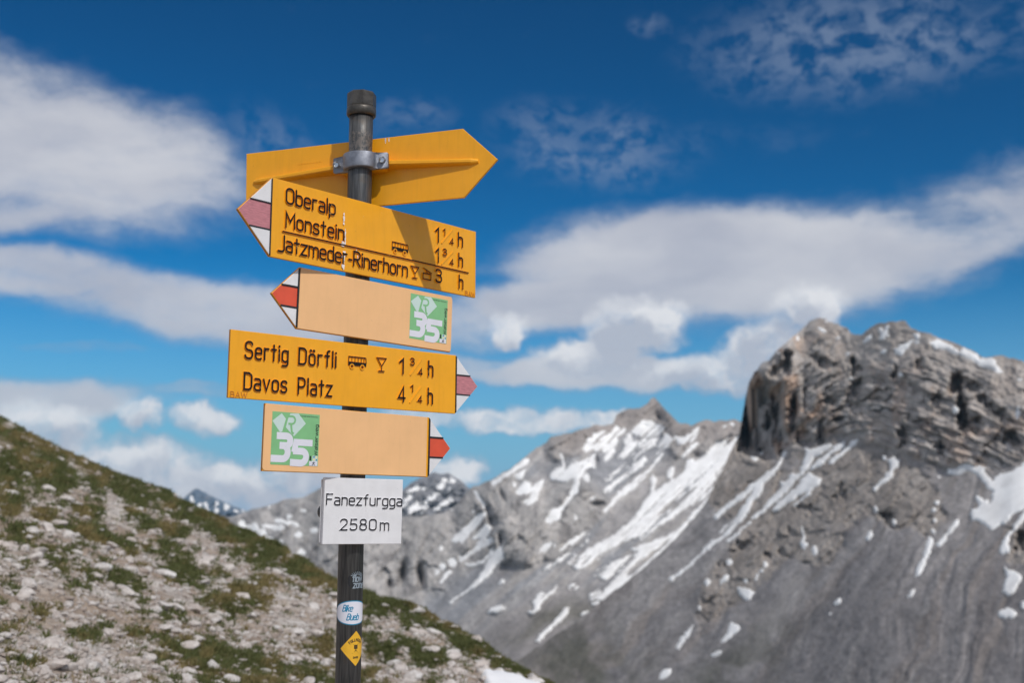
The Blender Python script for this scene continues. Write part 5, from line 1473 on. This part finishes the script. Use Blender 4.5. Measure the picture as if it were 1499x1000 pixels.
# yellow diamond
zb = z_at(948); th_d = R_(33)
di = wrapped_shape('diamond_sticker', arcs(40, lambda t: (t * .0375, -(1 - abs(t)) * .0400, (1 - abs(t)) * .0400)), th_d, zb, RP + .0003, M_DIA, post)
di['label'] = 'yellow diamond sticker with curved black lettering'
wrapped_text(di, 'FULLMOON', 0, .0165, .0062, .0014, th_d, zb, RP + .0006, M_BLK, 0, .22, 1, .0185)
wrapped_text(di, 'DAVOS', 0, -.0225, .0040, .0010, th_d, zb, RP + .0006, M_BLK, 0, .2)
f_ = wrap(th_d, zb, RP + .0006); bm = bmesh.new()
for i, (pp, w_) in enumerate([([(-.003, .006), (.003, .006), (.003, .0005), (-.003, .0005)], .003), ([(0, .009), (0, -.006)], .0014), ([(-.006, .010), (.0, .004), (.007, .011)], .0007), ([(-.004, -.008), (0, -.002), (.005, -.009)], .0007), ([(-.009, -.011), (.009, -.011)], .0006)]):
    stroke_bm(bm, [Vector(p) for p in pp], i == 0, w_, -i * .00004, None, xf=f_)
me = finish(bm, 'dancing_figure'); me.materials.append(M_BLK); o = bpy.data.objects.new('dancing_figure', me); COL.objects.link(o); o.parent = di
# grey outline-lettered sticker with sun rays
zb = z_at(849); th_f = R_(26)
fz = wrapped_shape('ray_sticker', [(-.0195, -.006, .006), (-.017, -.013, .010), (-.008, -.019, .018), (.002, -.021, .024), (.012, -.021, .023), (.023, -.018, .016), (.029, -.010, .006)], th_f, zb, RP + .0003, M_BLK, post)
fz['label'] = 'small black sticker with grey lettering and sun rays'
wrapped_text(fz, 'flow', .004, -.0030, .0150, .0026, th_f, zb, RP + .0006, M_GREY, .1, .16)
wrapped_text(fz, 'zone', .008, -.0175, .0150, .0026, th_f, zb, RP + .0006, M_GREY, .1, .14)
f_ = wrap(th_f, zb, RP + .0006); bm = bmesh.new()
for i in range(9):
    a = R_(20 + i * 17.5); c, s_ = math.cos(a), math.sin(a)
    stroke_bm(bm, [Vector((c * .009 + .004, s_ * .006 + .007)), Vector((c * .0175 + .004, s_ * .0125 + .0075))], False, .0013, 0, None, xf=f_)
me = finish(bm, 'sun_rays'); me.materials.append(M_GREY); o = bpy.data.objects.new('sun_rays', me); COL.objects.link(o); o.parent = fz

# ================================================================== HAZE
bm = bmesh.new(); bmesh.ops.create_cube(bm, size=1)
me = bpy.data.meshes.new('haze'); bm.to_mesh(me); bm.free()
hz = bpy.data.objects.new('haze', me); COL.objects.link(hz)
hz.scale = (20000, 20000, 1400); hz.location = (0, 0, 226)
m_ = bpy.data.materials.new('air'); m_.use_nodes = True
m_.node_tree.nodes.clear()
pv = m_.node_tree.nodes.new('ShaderNodeVolumePrincipled'); mo = m_.node_tree.nodes.new('ShaderNodeOutputMaterial')
pv.inputs['Color'].default_value = (.42, .74, 1, 1); pv.inputs['Density'].default_value = 2.2e-5; pv.inputs['Anisotropy'].default_value = 0.2
m_.node_tree.links.new(pv.outputs[0], mo.inputs['Volume'])
me.materials.append(m_)
tag(hz, 'thin mountain air', kind='stuff')
